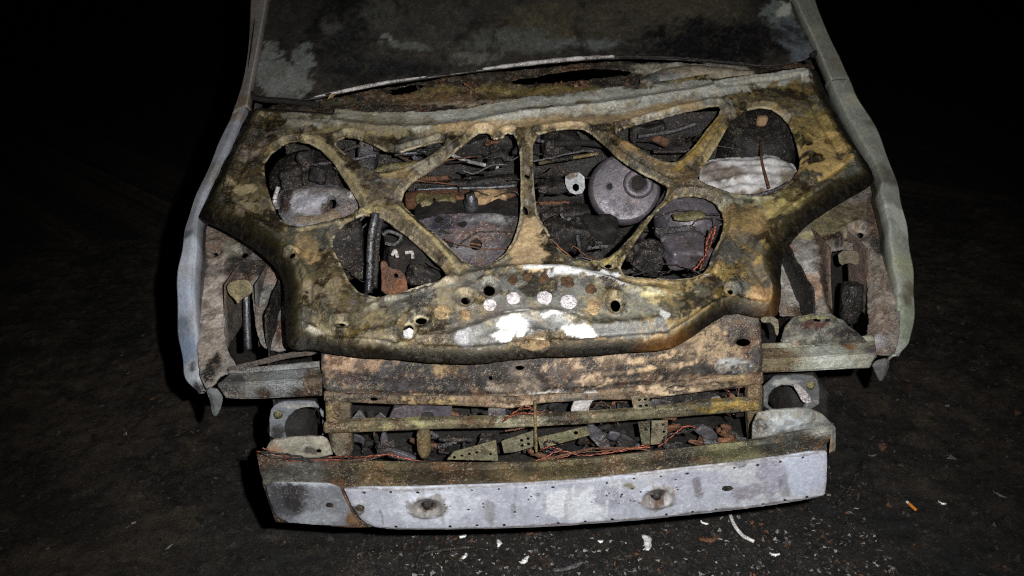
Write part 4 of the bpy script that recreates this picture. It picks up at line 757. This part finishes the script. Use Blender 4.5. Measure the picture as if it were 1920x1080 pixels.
for i, (px, py, s_) in enumerate([]):
    p = onY(px, py, 1.19); lump('melted_lump', p, (0.2, -0.5, 0.8), s_*(0.6+0.05*i), 0.010, 'tan', car, seed=60+i, sides=7, ell=0.35)
strip('drooped_trim', [(1190, 150), (1230, 128), (1290, 118), (1370, 122), (1430, 128), (1380, 140), (1300, 142), (1240, 156)], 1.19, 'panel', base=(152, 142, 122), tilt=1.4, res=0.006, recolor=scab(140, 0.3), relief=lambda u, v, do, dh: 0.02*(fbm(u, v, 12, 3, 7)-.5)-.01*np.exp(-(do/.01)**2), blobs=[(1240, 140, 40, 10, (132, 134, 134), 0.4)])

# ---- roof header so the screen ends on something
a, b = WSP(520, wtop), WSP(1440, wtop)
rows = []
for t in np.linspace(0, 1, 16):
    p = a*(1-t)+b*t+np.array([0, 0, 0.03*math.sin(math.pi*t)]); rows.append([p+np.array(q) for q in ((0, -.03, -.03), (0, 0, .015), (0, .08, .03), (0, .5, .05), (0, .9, .05))])
loft('roof_panel', rows, 'pale', car, (110, 108, 104), [], 0.004, 8)

# ------------------------------------------------------------------ engine bay, seen through the cut-outs
eng = car
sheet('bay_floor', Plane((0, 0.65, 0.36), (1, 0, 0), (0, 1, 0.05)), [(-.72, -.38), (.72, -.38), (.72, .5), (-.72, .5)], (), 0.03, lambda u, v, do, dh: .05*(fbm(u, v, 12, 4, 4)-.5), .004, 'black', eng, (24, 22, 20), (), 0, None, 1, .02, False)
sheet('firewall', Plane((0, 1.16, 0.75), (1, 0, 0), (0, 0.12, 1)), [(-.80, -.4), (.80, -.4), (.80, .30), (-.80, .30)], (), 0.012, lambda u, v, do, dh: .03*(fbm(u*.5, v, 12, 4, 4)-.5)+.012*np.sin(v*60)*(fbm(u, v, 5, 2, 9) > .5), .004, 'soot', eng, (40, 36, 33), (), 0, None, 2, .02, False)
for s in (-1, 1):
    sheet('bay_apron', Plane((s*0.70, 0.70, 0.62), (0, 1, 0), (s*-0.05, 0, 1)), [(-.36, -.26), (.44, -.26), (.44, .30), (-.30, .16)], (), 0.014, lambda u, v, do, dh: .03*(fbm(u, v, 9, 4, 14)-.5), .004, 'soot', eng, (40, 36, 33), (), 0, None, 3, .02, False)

def under(px, py, d):
    q = HOOD.pick(px, py); p = HOOD.pos(q[:1], q[1:])[0]; r_ = ray(px, py); return p+r_/np.linalg.norm(r_)*d
def blk(name, px, py, Y, sx, sy, sz, mat, rot=(0, 0, 0), dent=0.008, bev=0.01, seed=1, cuts=7, parent=eng):
    if py < 560: Y = max(Y, HOOD.pick(px, py)[1]+0.5*max(sy, sz)+0.05)
    return box(name, onY(px, py, Y), (sx, sy, sz), mat, parent, rot, bev, dent, cuts, seed)
# left strut tower and box
lathe('strut_tower', [(0.0, .05), (.05, .052), (.085, .045), (.11, .02), (.125, -.05), (.13, -.2)], under(575, 330, 0.20), (0, -0.25, 1), 'soot', eng, 30)
sheet('fuse_box', Plane(under(595, 380, .06), (1, 0, 0), (0.05, .8, .55)), [(512, 352), (560, 340), (640, 338), (676, 372), (672, 400), (620, 420), (560, 428), (520, 405)], [[(612, 368), (628, 366), (632, 388), (618, 394)]], .005, lambda u, v, do, dh: .014*(fbm(u, v, 16, 4, 14)-.5)+.006*(fbm(u, v, 50, 3, 15)-.5)-.02*np.exp(-(do/.015)**2), .02, 'panel', eng, (136, 134, 138), [(570, 380, 34, 22, (176, 176, 184), .3), (535, 372, 14, 24, (52, 50, 54), .3), (640, 360, 24, 16, (150, 146, 142), .3), (620, 392, 18, 14, (72, 64, 68), .3), (600, 410, 50, 8, (140, 126, 104), .3)], 1, scab(157, .3), 157)
blk('relay_block', 548, 340, 0.86, .06, .06, .08, 'soot', (0.1, 0, 0.2), .012, seed=12)
blk('relay_block', 575, 310, 0.92, .05, .05, .09, 'soot', (0.1, 0, 0.1), .012, seed=13)
blk('relay_block', 660, 366, 0.74, .025, .02, .025, 'alloy', (0.1, 0, 0.7), .004, .005, 14, 3)
tube('strap', [onY(522, 350, .70), onY(515, 375, .69), onY(521, 392, .68)], 0.006, 'alloy', eng)
# V window
blk('duct', 690, 290, 1.04, .06, .06, .12, 'grey', (0.2, 0.3, 0), .015, seed=15)
tube('wiper_rod', [onY(740, 290, 1.0), onY(800, 284, 1.0), onY(850, 276, 1.0)], 0.008, 'chrome', eng)
tube('heater_pipe', [onY(690, 330, .95), onY(730, 316, .95), onY(790, 308, .95), onY(830, 300, .95)], 0.014, 'olive', eng, wob=.004)
# centre left: manifold, valve cover, rods
tube('wiper_rod', [onY(846, 290, .93), onY(880, 303, .93), (onY(935, 314, .93))], 0.006, 'alloy', eng)
blk('wiper_motor', 890, 270, 1.08, .10, .08, .06, 'soot', (0.2, 0, 0.2), .014, seed=16)
blk('manifold_runner', 880, 345, .92, .36, .05, .035, 'soot', (0.1, 0, 0.02), .012, seed=17)
blk('manifold_runner', 870, 372, .84, .34, .05, .045, 'rust', (0.2, 0, -0.02), .014, seed=18)
blk('rusted_cover', 920, 372, .80, .10, .05, .04, 'tan', (0.2, 0, -0.1), .014, seed=19)
blk('rusted_cover', 820, 378, .80, .11, .05, .03, 'olive', (0.2, 0, 0.1), .014, seed=20)
tube('fuel_rail', [onY(780, 356, .86), onY(840, 353, .86), onY(910, 352, .86), onY(968, 348, .86)], 0.007, 'chrome', eng)
lathe('injector', [(.0, .04), (.012, .04), (.014, .02), (.02, .015), (.02, -.03)], onY(884, 384, .74), (0, -.4, 1), 'chrome', eng, 14)
ev = sheet('valve_cover', Plane(under(885, 445, .10), (1, 0, 0), (0, .85, .5)), [(775, 402), (970, 398), (985, 440), (950, 500), (860, 505), (800, 450)], [('o', 892, 458, 12, 11), ('o', 866, 420, 10, 7), ('o', 822, 410, 9, 6)], 0.006, lambda u, v, do, dh: .014*(fbm(u, v, 16, 4, 4)-.5)+.005*(fbm(u, v, 60, 3, 5)-.5), .006, 'panel', eng, (104, 98, 106), [(920, 410, 40, 8, (150, 150, 150), .3), (830, 420, 30, 16, (60, 56, 70), .4), (870, 470, 40, 16, (128, 124, 126), .4), (960, 440, 20, 30, (80, 78, 76), .3)], 1, scab(150, .4), 150)
blk('engine_block', 885, 462, .74, .30, .18, .22, 'black', (0.2, 0, 0), .02, seed=21)
# centre right: brake booster and neighbours
ax = Vector((-0.05, -0.86, 0.5)).normalized(); bc = Vector(onY(1172, 352, 0.86))
bo = lathe('brake_booster', [(0, .0), (.03, .0), (.06, -.0005), (.094, -.001), (.096, -.0015), (.104, -.008), (.108, -.022), (.110, -.032), (.104, -.04), (.098, -.08), (.06, -.11)], bc, ax, 'violet', eng, 40)
bo['label'] = 'violet grey round brake booster shell'
tx = Vector((1, 0, 0)); tx = (tx-ax*tx.dot(ax)).normalized(); ty = ax.cross(tx)
lathe('boss', [(.046, -.004), (.044, .006), (.040, .010), (.026, .011), (.023, .006), (.022, -.004)], bc+tx*.040+ty*.010+ax*.002, ax, 'violet', bo, 30)
lathe('port', [(.0215, .0), (.0215, .004), (0, .004)], bc+tx*.040+ty*.010+ax*.003, ax, 'black', bo, 24)
lathe('port', [(.012, .0), (.012, .006), (.0085, .006), (.0085, .001)], bc-tx*.046+ty*.006, ax, 'grey', bo, 20)
lathe('port', [(.0085, .0), (.0085, .003), (0, .003)], bc-tx*.046+ty*.006+ax*.001, ax, 'black', bo, 16)
strip('pedal_bracket', [(1060, 326), (1095, 322), (1098, 362), (1072, 366), (1060, 348)], .82, 'panel', base=(176, 180, 184), holes=[('o', 1080, 352, 6, 7)], res=.003, seed=3, tilt=.4, blobs=[(1070, 330, 10, 8, (110, 104, 98), .3)], recolor=scab(160, .3))
tube('wiper_rod', [onY(1010, 306, .95), onY(1060, 298, .95), onY(1122, 288, .95)], 0.006, 'olive', eng)
tube('wiper_rod', [onY(1040, 270, 1.02), onY(1100, 268, 1.02), onY(1160, 276, 1.02)], 0.010, 'black', eng)
blk('wiper_motor', 1050, 268, 1.08, .12, .07, .05, 'soot', (0.2, 0, 0.1), .014, seed=22)
blk('manifold_runner', 1040, 350, .88, .10, .05, .03, 'soot', (0.1, 0, 0), .012, seed=23)
blk('manifold_runner', 1060, 405, .80, .14, .06, .05, 'soot', (0.2, 0, .1), .014, seed=24)
blk('charred_housing', 1060, 440, .68, .12, .08, .08, 'soot', (0.2, 0.2, .3), .02, seed=25)
blk('charred_housing', 1120, 430, .74, .10, .08, .06, 'black', (0.3, 0.1, .1), .02, seed=26)
tube('clamp', [onY(1082, 440, .62), onY(1085, 455, .62), onY(1088, 470, .62)], 0.006, 'chrome', eng)
tube('clamp', [onY(1052, 400, .70), onY(1060, 415, .69), onY(1070, 408, .69)], 0.005, 'grey', eng)
# right window under the cowl
tube('wiper_rod', [onY(1196, 256, 1.02), onY(1260, 246, 1.02), onY(1305, 232, 1.02)], 0.007, 'grey', eng)
tube('wiper_rod', [onY(1225, 284, .98), onY(1270, 284, .98), onY(1310, 280, .98)], 0.006, 'soot', eng)
blk('duct', 1215, 245, 1.08, .10, .05, .05, 'soot', (0.2, 0, 0), .014, seed=27)
# right outer window: melted battery tray and dark tower
lathe('strut_tower', [(0.0, .03), (.05, .035), (.09, .03), (.11, .01), (.12, -.06), (.125, -.2)], under(1430, 250, 0.16), (0.0, -0.45, .9), 'soot', eng, 30)
blk('relay_block', 1428, 227, .93, .032, .02, .03, 'tan', (0.4, 0.1, 0.1), .004, .005, 28, 3)
def mel(u, v, do, dh): return .003*np.sin(v*190+9*fbm(u, v, 7, 3, 3))+.020*(fbm(u, v, 12, 4, 4)-.5)+.012*(fbm(u*.45, v, 55, 4, 5, .65)-.5)-.02*np.exp(-(do/.02)**2)
sheet('battery_tray', Plane(under(1405, 325, .07), (1, 0, 0), (0, .8, .5)), [(1312, 300), (1345, 286), (1400, 290), (1450, 282), (1490, 296), (1508, 325), (1480, 352), (1420, 372), (1350, 368), (1315, 345)], (), .005, mel, .01, 'pale', eng, (170, 168, 168), [(1360, 330, 30, 20, (110, 100, 92), .4), (1440, 310, 30, 10, (200, 200, 198), .4), (1480, 330, 20, 14, (120, 110, 96), .3), (1400, 340, 40, 8, (196, 196, 196), .3), (1330, 320, 14, 20, (120, 110, 104), .4), (1420, 360, 60, 8, (90, 78, 60), .3)], 1, scab(171, .35), 170)
for k in range(3):
    tube('melted_rib', [under(1370, 366+k*6, .05), under(1410, 368+k*6, .05), under(1450, 358+k*6, .05), under(1478, 344+k*6, .05)], .006, 'grey', eng, wob=.004)
tube('burnt_lead', [under(1426, 265, .10), under(1428, 300, .05), under(1434, 325, .04), under(1442, 352, .03)], .004, 'rust', eng)
# lower left window: coolant tube, rusty plate, clutter
tube('coolant_tube', [onY(705, 400, .56), onY(697, 440, .53), onY(694, 490, .50), onY(692, 548, .48)], .010, 'chrome', eng, 14)
tube('coolant_tube', [onY(715, 410, .56), onY(708, 450, .54), onY(703, 540, .50)], .007, 'soot', eng, 12)
blk('charred_housing', 650, 470, .56, .10, .08, .16, 'soot', (0.1, 0, 0.2), .014, seed=30)
strip('rusted_plate', [(712, 492), (722, 488), (730, 504), (752, 506), (762, 520), (766, 552), (714, 554), (716, 520)], .46, 'rust', holes=[('o', 742, 517, 5, 5)], res=.004, tilt=.3)
blk('charred_housing', 780, 480, .62, .16, .12, .12, 'black', (0.1, 0.1, 0.3), .02, seed=31)
tube('clamp', [onY(718, 440, .52), onY(730, 434, .52), onY(752, 444, .52), onY(740, 458, .52), onY(722, 456, .52)], .005, 'grey', eng)
tube('clamp', [onY(735, 478, .50), onY(741, 470, .50), onY(745, 482, .50)], .005, 'alloy', eng)
tube('clamp', [onY(760, 474, .52), onY(772, 473, .52), onY(774, 484, .52)], .005, 'alloy', eng)
blk('charred_housing', 790, 515, .50, .06, .05, .05, 'soot', (0.2, 0.3, 0.3), .014, seed=32)
# lower right window
lathe('filter_dome', [(0, .05), (.05, .045), (.09, .02), (.10, -.02), (.10, -.06)], under(1296, 392, .17), (0, -.5, .86), 'violet', eng, 28)
blk('rusted_cover', 1290, 404, .62, .10, .03, .012, 'olive', (0.4, 0, .15), .014, seed=33)
blk('control_box', 1285, 470, .50, .12, .09, .06, 'violet', (0.3, 0.1, 0.25), .012, seed=34)
blk('control_box', 1270, 440, .58, .11, .06, .025, 'grey', (0.3, 0.1, 0.2), .010, seed=35)
blk('charred_housing', 1210, 480, .54, .08, .06, .07, 'soot', (0.2, 0.3, 0.3), .018, seed=36)
tube('copper_wire', [onY(1336, 430, .50), onY(1325, 455, .48), onY(1322, 480, .47), onY(1300, 508, .46)], .0035, 'copper', eng, wob=.004)
tube('copper_wire', [onY(1342, 425, .52), onY(1330, 465, .50), onY(1312, 505, .46)], .003, 'copper', eng, wob=.004)
def shard(name, c, size, mat, parent, seed):
    rs_ = np.random.RandomState(seed); n = rs_.randint(5, 8); bm = bmesh.new()
    ang = np.sort(rs_.rand(n)*6.28); rad = size*rs_.uniform(.45, 1.1, n); k = rs_.uniform(.35, .9)
    e = rs_.uniform(-.9, .9, 3); Rm = Matrix.Rotation(e[2], 3, 'Z') @ Matrix.Rotation(-1.0+e[0]*.7, 3, 'X') @ Matrix.Rotation(e[1], 3, 'Y')
    f = [bm.verts.new(Vector(c)+Rm @ Vector((r_*math.cos(t), k*r_*math.sin(t), size*.3*math.sin(2*t+seed)))) for r_, t in zip(rad, ang)]
    b_ = [bm.verts.new(v_.co+Rm @ Vector((0, 0, -.004))) for v_ in f]; q0 = bm.verts.new(Vector(c)+Rm @ Vector((0, 0, size*.15*rs_.randn()))); q1 = bm.verts.new(q0.co+Rm @ Vector((0, 0, -.004)))
    for i in range(n):
        j = (i+1) % n; bm.faces.new((f[i], f[j], q0)); bm.faces.new((b_[j], b_[i], q1)); bm.faces.new((f[j], f[i], b_[i], b_[j]))
    return from_bm(name, bm, mat, parent, smooth=False)
# radiator clutter behind the grille opening
blk('radiator_core', 1000, 800, .42, 1.0, .04, .34, 'black', (0.05, 0, 0), .02, seed=37, cuts=12)
rs = np.random.RandomState(17)
for i in range(130):
    px = rs.uniform(660, 1400); py = rs.choice([rs.uniform(765, 792), rs.uniform(812, 855)])-(px-960)*0.045; Y = rs.uniform(.24, .36)
    k = rs.randint(4); mt = rs.choice(['soot', 'black', 'violet', 'grey', 'rust', 'soot', 'black', 'black', 'soot'])
    if k == 0: blk('charred_bracket', px, py, Y, rs.uniform(.01, .05), .01, rs.uniform(.015, .05), mt, tuple(rs.uniform(-.5, .5, 3)), .006, .004, 40+i, 3)
    elif k == 1: tube('charred_hose', [onY(px, py, Y), onY(px+rs.uniform(-20, 20), py+rs.uniform(-10, 14), Y-.01), onY(px+rs.uniform(-50, 50), py+rs.uniform(-12, 20), Y)], rs.uniform(.003, .009), mt, eng, wob=.004)
    elif k == 2: shard('charred_shard', onY(px, py, Y), rs.uniform(.012, .034), mt, eng, i)
    else: blk('fin_fragment', px, py, Y, rs.uniform(.02, .07), .004, rs.uniform(.01, .03), mt, tuple(rs.uniform(-.6, .6, 3)), .008, .002, 90+i, 3)
# engine bay clutter
for i in range(150):
    px = rs.uniform(520, 1480); py = rs.uniform(260, 520); Y = 1.0-(py-250)/270*.42+rs.uniform(-.02, .06)
    if (1085 < px < 1260 and 280 < py < 440) or (1300 < px < 1500 and 190 < py < 380) or (500 < px < 690 and 330 < py < 440): continue
    z = onY(px, py, Y)
    q = HOOD.pick(px, py)
    if z[1] < q[1]+0.07: z = onY(px, py, q[1]+0.08+rs.rand()*.05)
    k = rs.randint(3); mt = rs.choice(['soot', 'black', 'violet', 'grey', 'rust', 'soot', 'soot', 'black'])
    if k == 0: box('charred_bracket', z, (rs.uniform(.02, .07), .02, rs.uniform(.02, .05)), mt, eng, tuple(rs.uniform(-.5, .5, 3)), .004, .008, 3, 200+i)
    elif k == 1:
        d = rs.uniform(-.06, .06, 3)*np.array([1.6, .5, .5]); tube('charred_hose', [z-d, z+rs.uniform(-.015, .015, 3), z+d], rs.uniform(.003, .009), mt, eng, wob=.004)
    else: shard('charred_shard', z, rs.uniform(.015, .045), mt, eng, i+300)
for i in range(70):
    px = rs.uniform(520, 1480); py = rs.uniform(262, 520)
    if (1085 < px < 1260 and 280 < py < 440) or (1320 < px < 1480 and 280 < py < 370): continue
    z = under(px, py, rs.uniform(.07, .16)); d = rs.uniform(-.07, .07, 3)*np.array([1.5, .6, .4])
    tube('charred_wire', [z-d, z-d*.3+rs.uniform(-.02, .02, 3), z+d*.4+rs.uniform(-.02, .02, 3), z+d], rs.uniform(.0012, .0035), rs.choice(['soot', 'black', 'rust', 'grey', 'soot']), eng, 6, 18, .003)
for i in range(26):
    px = rs.uniform(600, 1400); t = (px-480)/1050; py = 196-62*t+rs.uniform(-12, 10)
    shard('cowl_scrap', onY(px, py, 1.215)+np.array([0, 0, .006]), rs.uniform(.008, .026), rs.choice(['soot', 'tan', 'black', 'rust', 'soot']), car, 700+i)
# copper wiring along the back of the beam and in the grille
def wire(pts, y, n=3, r=.0028, spread=.006, seed=1):
    rs_ = np.random.RandomState(seed)
    for k in range(n):
        tube('copper_wire', [onY(x, yy, y)+rs_.uniform(-spread, spread, 3)*1.5 for x, yy in pts], r*rs_.uniform(.4, .9), rs_.choice(['copper', 'rust', 'soot']), car, 6, 40, .003)
wire([(488, 846), (520, 852), (560, 862), (620, 864), (680, 858), (730, 850)], .105, 6, seed=1)
wire([(730, 850), (760, 856), (800, 864), (850, 868)], .12, 2, seed=2)
wire([(1005, 864), (1050, 854), (1100, 846), (1150, 842), (1215, 836)], .12, 5, seed=3)
wire([(940, 792), (965, 776), (990, 768), (1010, 774)], .21, 4, seed=4)
wire([(950, 800), (975, 800), (1000, 782), (1020, 770)], .23, 3, seed=5)
wire([(1235, 838), (1255, 815), (1285, 806), (1310, 800)], .20, 3, seed=6)
wire([(1350, 720), (1362, 740), (1365, 765), (1372, 790)], .25, 2, seed=7)
wire([(1385, 725), (1380, 750), (1384, 775)], .25, 2, seed=8)
wire([(1020, 845), (1030, 832), (1045, 834), (1055, 850)], .15, 2, .002, seed=9)
wire([(1100, 770), (1120, 756), (1150, 768), (1160, 800)], .25, 2, seed=10)
# ------------------------------------------------------------------ things lying on the ground
def drop(o):       # put the origin at the thing's base
    me = o.data; n = len(me.vertices); b = np.zeros(n*3); me.vertices.foreach_get('co', b); b = b.reshape(-1, 3)
    c = np.array([b[:, 0].mean(), b[:, 1].mean(), b[:, 2].min()]); b -= c; me.vertices.foreach_set('co', b.ravel()); me.update(); o.location = c
    return o
def gp(px, py, up=0.0):
    p = onZ(px, py, 0.0); p[2] = float(ground_h(np.array([p[0]]), np.array([p[1]]))[0])+up; return p
cig = bpy.data.objects.new('cigarette_butt', None); COL.objects.link(cig)
a, b = gp(1700, 944, .005), gp(1716, 962, .005); c = a+(b-a)*.22
cig.location = (*((a+b)/2)[:2], 0)
def rel(o, root): o.data.transform(Matrix.Translation(-root.location)); return o
rel(tube('filter', [c, c*.5+b*.5, b], .0045, 'filter', cig, 12), cig); rel(tube('paper_stub', [a, a*.5+c*.5, c], .0044, 'paper', cig, 12), cig)
tag(cig, 'orange cigarette butt with white end lying on the black ground at right', 'cigarette butt')
def flake(name, px, py, L_, W_, rot, mat, label, cat, group=None, seed=1, bend=.4):
    rs_ = np.random.RandomState(seed); p = gp(px, py, .002); bm = bmesh.new(); n = 7; rows_ = []
    for i in range(n):
        t = i/(n-1)-.5; w_ = W_*(.5+.5*math.cos(t*2.4))*rs_.uniform(.6, 1.2)
        y = bend*L_*t*t+rs_.uniform(-.1, .1)*W_; z = .003+L_*.12*abs(t)*rs_.uniform(.3, 1.2)
        rows_.append([(t*L_, y-w_/2, z), (t*L_, y, z+.004*rs_.rand()), (t*L_, y+w_/2, z), (t*L_, y+w_/2, z-.003), (t*L_, y, z-.003), (t*L_, y-w_/2, z-.003)])
    R_ = Matrix.Translation(Vector(p)) @ Matrix.Rotation(rot, 4, 'Z')
    V_ = [[bm.verts.new(R_ @ Vector(q)) for q in r_] for r_ in rows_]
    for A_, B_ in zip(V_[:-1], V_[1:]):
        for k in range(6): bm.faces.new((A_[k], B_[k], B_[(k+1) % 6], A_[(k+1) % 6]))
    bm.faces.new(V_[0]); bm.faces.new(V_[-1][::-1])
    return tag(drop(from_bm(name, bm, mat)), label, cat, group)
tag(drop(tube('trim_strip', [gp(1368, 974, .012), gp(1376, 992, .014), gp(1392, 1008, .010), gp(1414, 1018, .006)], .0055, 'ash', n=30)), 'curved white strip of trim below the right part of the beam', 'trim strip')
tag(drop(tube('bent_hose', [gp(782, 1079, .01), gp(786, 1060, .012), gp(800, 1046, .012), (gp(840, 1038, .012)), gp(890, 1030, .012)], .0055, 'soot', n=40)), 'dark bent hose on the ground near the bottom edge', 'hose')
tag(drop(tube('charred_cable', [gp(1560, 960, .012), gp(1590, 925, .012), gp(1608, 895, .012), gp(1616, 872, .010)], .006, 'soot', n=40)), 'black charred cable curving past the right end of the beam', 'cable')
flake('ash_flake', 1215, 1024, .060, .028, 1.4, 'ash', 'largest crumpled white ash flake below the beam, right of centre', 'ash flake', 'ash flakes on the ground', 1)
flake('aluminium_splash', 1068, 1066, .095, .022, .35, 'grey', 'long grey metal splinter at the bottom edge of the picture', 'metal splinter', None, 2)
flake('metal_scrap', 1452, 1046, .028, .012, -.1, 'ash', 'small white flat scrap at the tail of the curved strip', 'scrap', None, 3)
flake('metal_scrap', 1636, 858, .030, .010, 0, 'grey', 'pale scrap on the ground right of the beam end', 'scrap', None, 4)
flake('metal_scrap', 1766, 945, .022, .010, -.5, 'ash', 'pale scrap just right of the orange cigarette butt', 'scrap', None, 5)
flake('metal_scrap', 1776, 763, .022, .014, .2, 'grey', 'grey scrap on the ground far right below the fender tip', 'scrap', None, 6)
flake('metal_scrap', 1875, 930, .050, .012, -.9, 'grey', 'bluish scrap near the right edge of the picture', 'scrap', None, 7)
flake('ash_flake', 985, 1058, .034, .018, .8, 'ash', 'white ash flake left of the long metal splinter', 'ash flake', 'ash flakes on the ground', 8)
flake('ash_flake', 936, 1020, .028, .014, 1.5, 'ash', 'upright thin ash flake just under the beam middle', 'ash flake', 'ash flakes on the ground', 9)
flake('ash_flake', 868, 1006, .022, .014, .4, 'ash', 'small white ash flake under the left bolt of the beam', 'ash flake', 'ash flakes on the ground', 10)
flake('ash_flake', 872, 1044, .022, .010, 1.1, 'ash', 'ash flake beside the end of the bent hose', 'ash flake', 'ash flakes on the ground', 11)
flake('ash_flake', 1126, 1018, .016, .010, .1, 'ash', 'tiny square ash flake left of the largest flake', 'ash flake', 'ash flakes on the ground', 12)
flake('ash_flake', 1320, 985, .024, .008, -.6, 'ash', 'ash flake close left of the curved white strip', 'ash flake', 'ash flakes on the ground', 13)
flake('rust_flake', 1330, 1014, .060, .026, .2, 'rust', 'brown rust flake between the largest ash flake and the curved strip', 'rust flake', None, 14)
flake('metal_scrap', 1612, 880, .02, .010, .9, 'grey', 'bright scrap at the top of the charred cable', 'scrap', None, 15)
# crumbs: one mass of ash and slag
rs = np.random.RandomState(5); bm = bmesh.new()
NC = 16000
CX = np.r_[rs.uniform(-.60, .95, 6500), rs.uniform(-1.8, 1.9, NC-6500)]; CY = np.r_[.18+np.abs(rs.randn(6500))*.20, rs.uniform(.15, 1.9, NC-6500)]
CZ = ground_h(CX, CY); CS = np.minimum(np.abs(rs.randn(NC))**1.5*.0040+.0014, np.r_[np.full(6500, .0055), np.full(NC-6500, .010)])
for x, y, z, s_ in zip(CX, CY, CZ, CS):
    q = [Vector((x, y, z+.3*s_))+Vector(rs.uniform(-1, 1, 3)*np.array([s_*1.6, s_*1.6, s_*.8])) for _ in range(5)]
    v_ = [bm.verts.new(p) for p in q]
    for t in ((0, 1, 2), (0, 2, 3), (0, 3, 1), (4, 1, 2), (4, 2, 3), (4, 3, 1)): bm.faces.new([v_[k] for k in t])
me_c = from_bm('slag_crumbs', bm, None, smooth=False)
for k in ('black', 'clod', 'grey', 'dull_ash', 'rust'): me_c.data.materials.append(MT[k])
mi = np.r_[rs.choice(5, 6500, p=[.42, .34, .12, .08, .04]), rs.choice(5, 9500, p=[.40, .54, .03, .005, .025])]; mi = np.repeat(mi, 6); me_c.data.polygons.foreach_set('material_index', mi.astype(np.int32))
me_c['kind'] = 'stuff'; tag(me_c, 'scattered ash and slag crumbs on the scorched ground', 'debris')
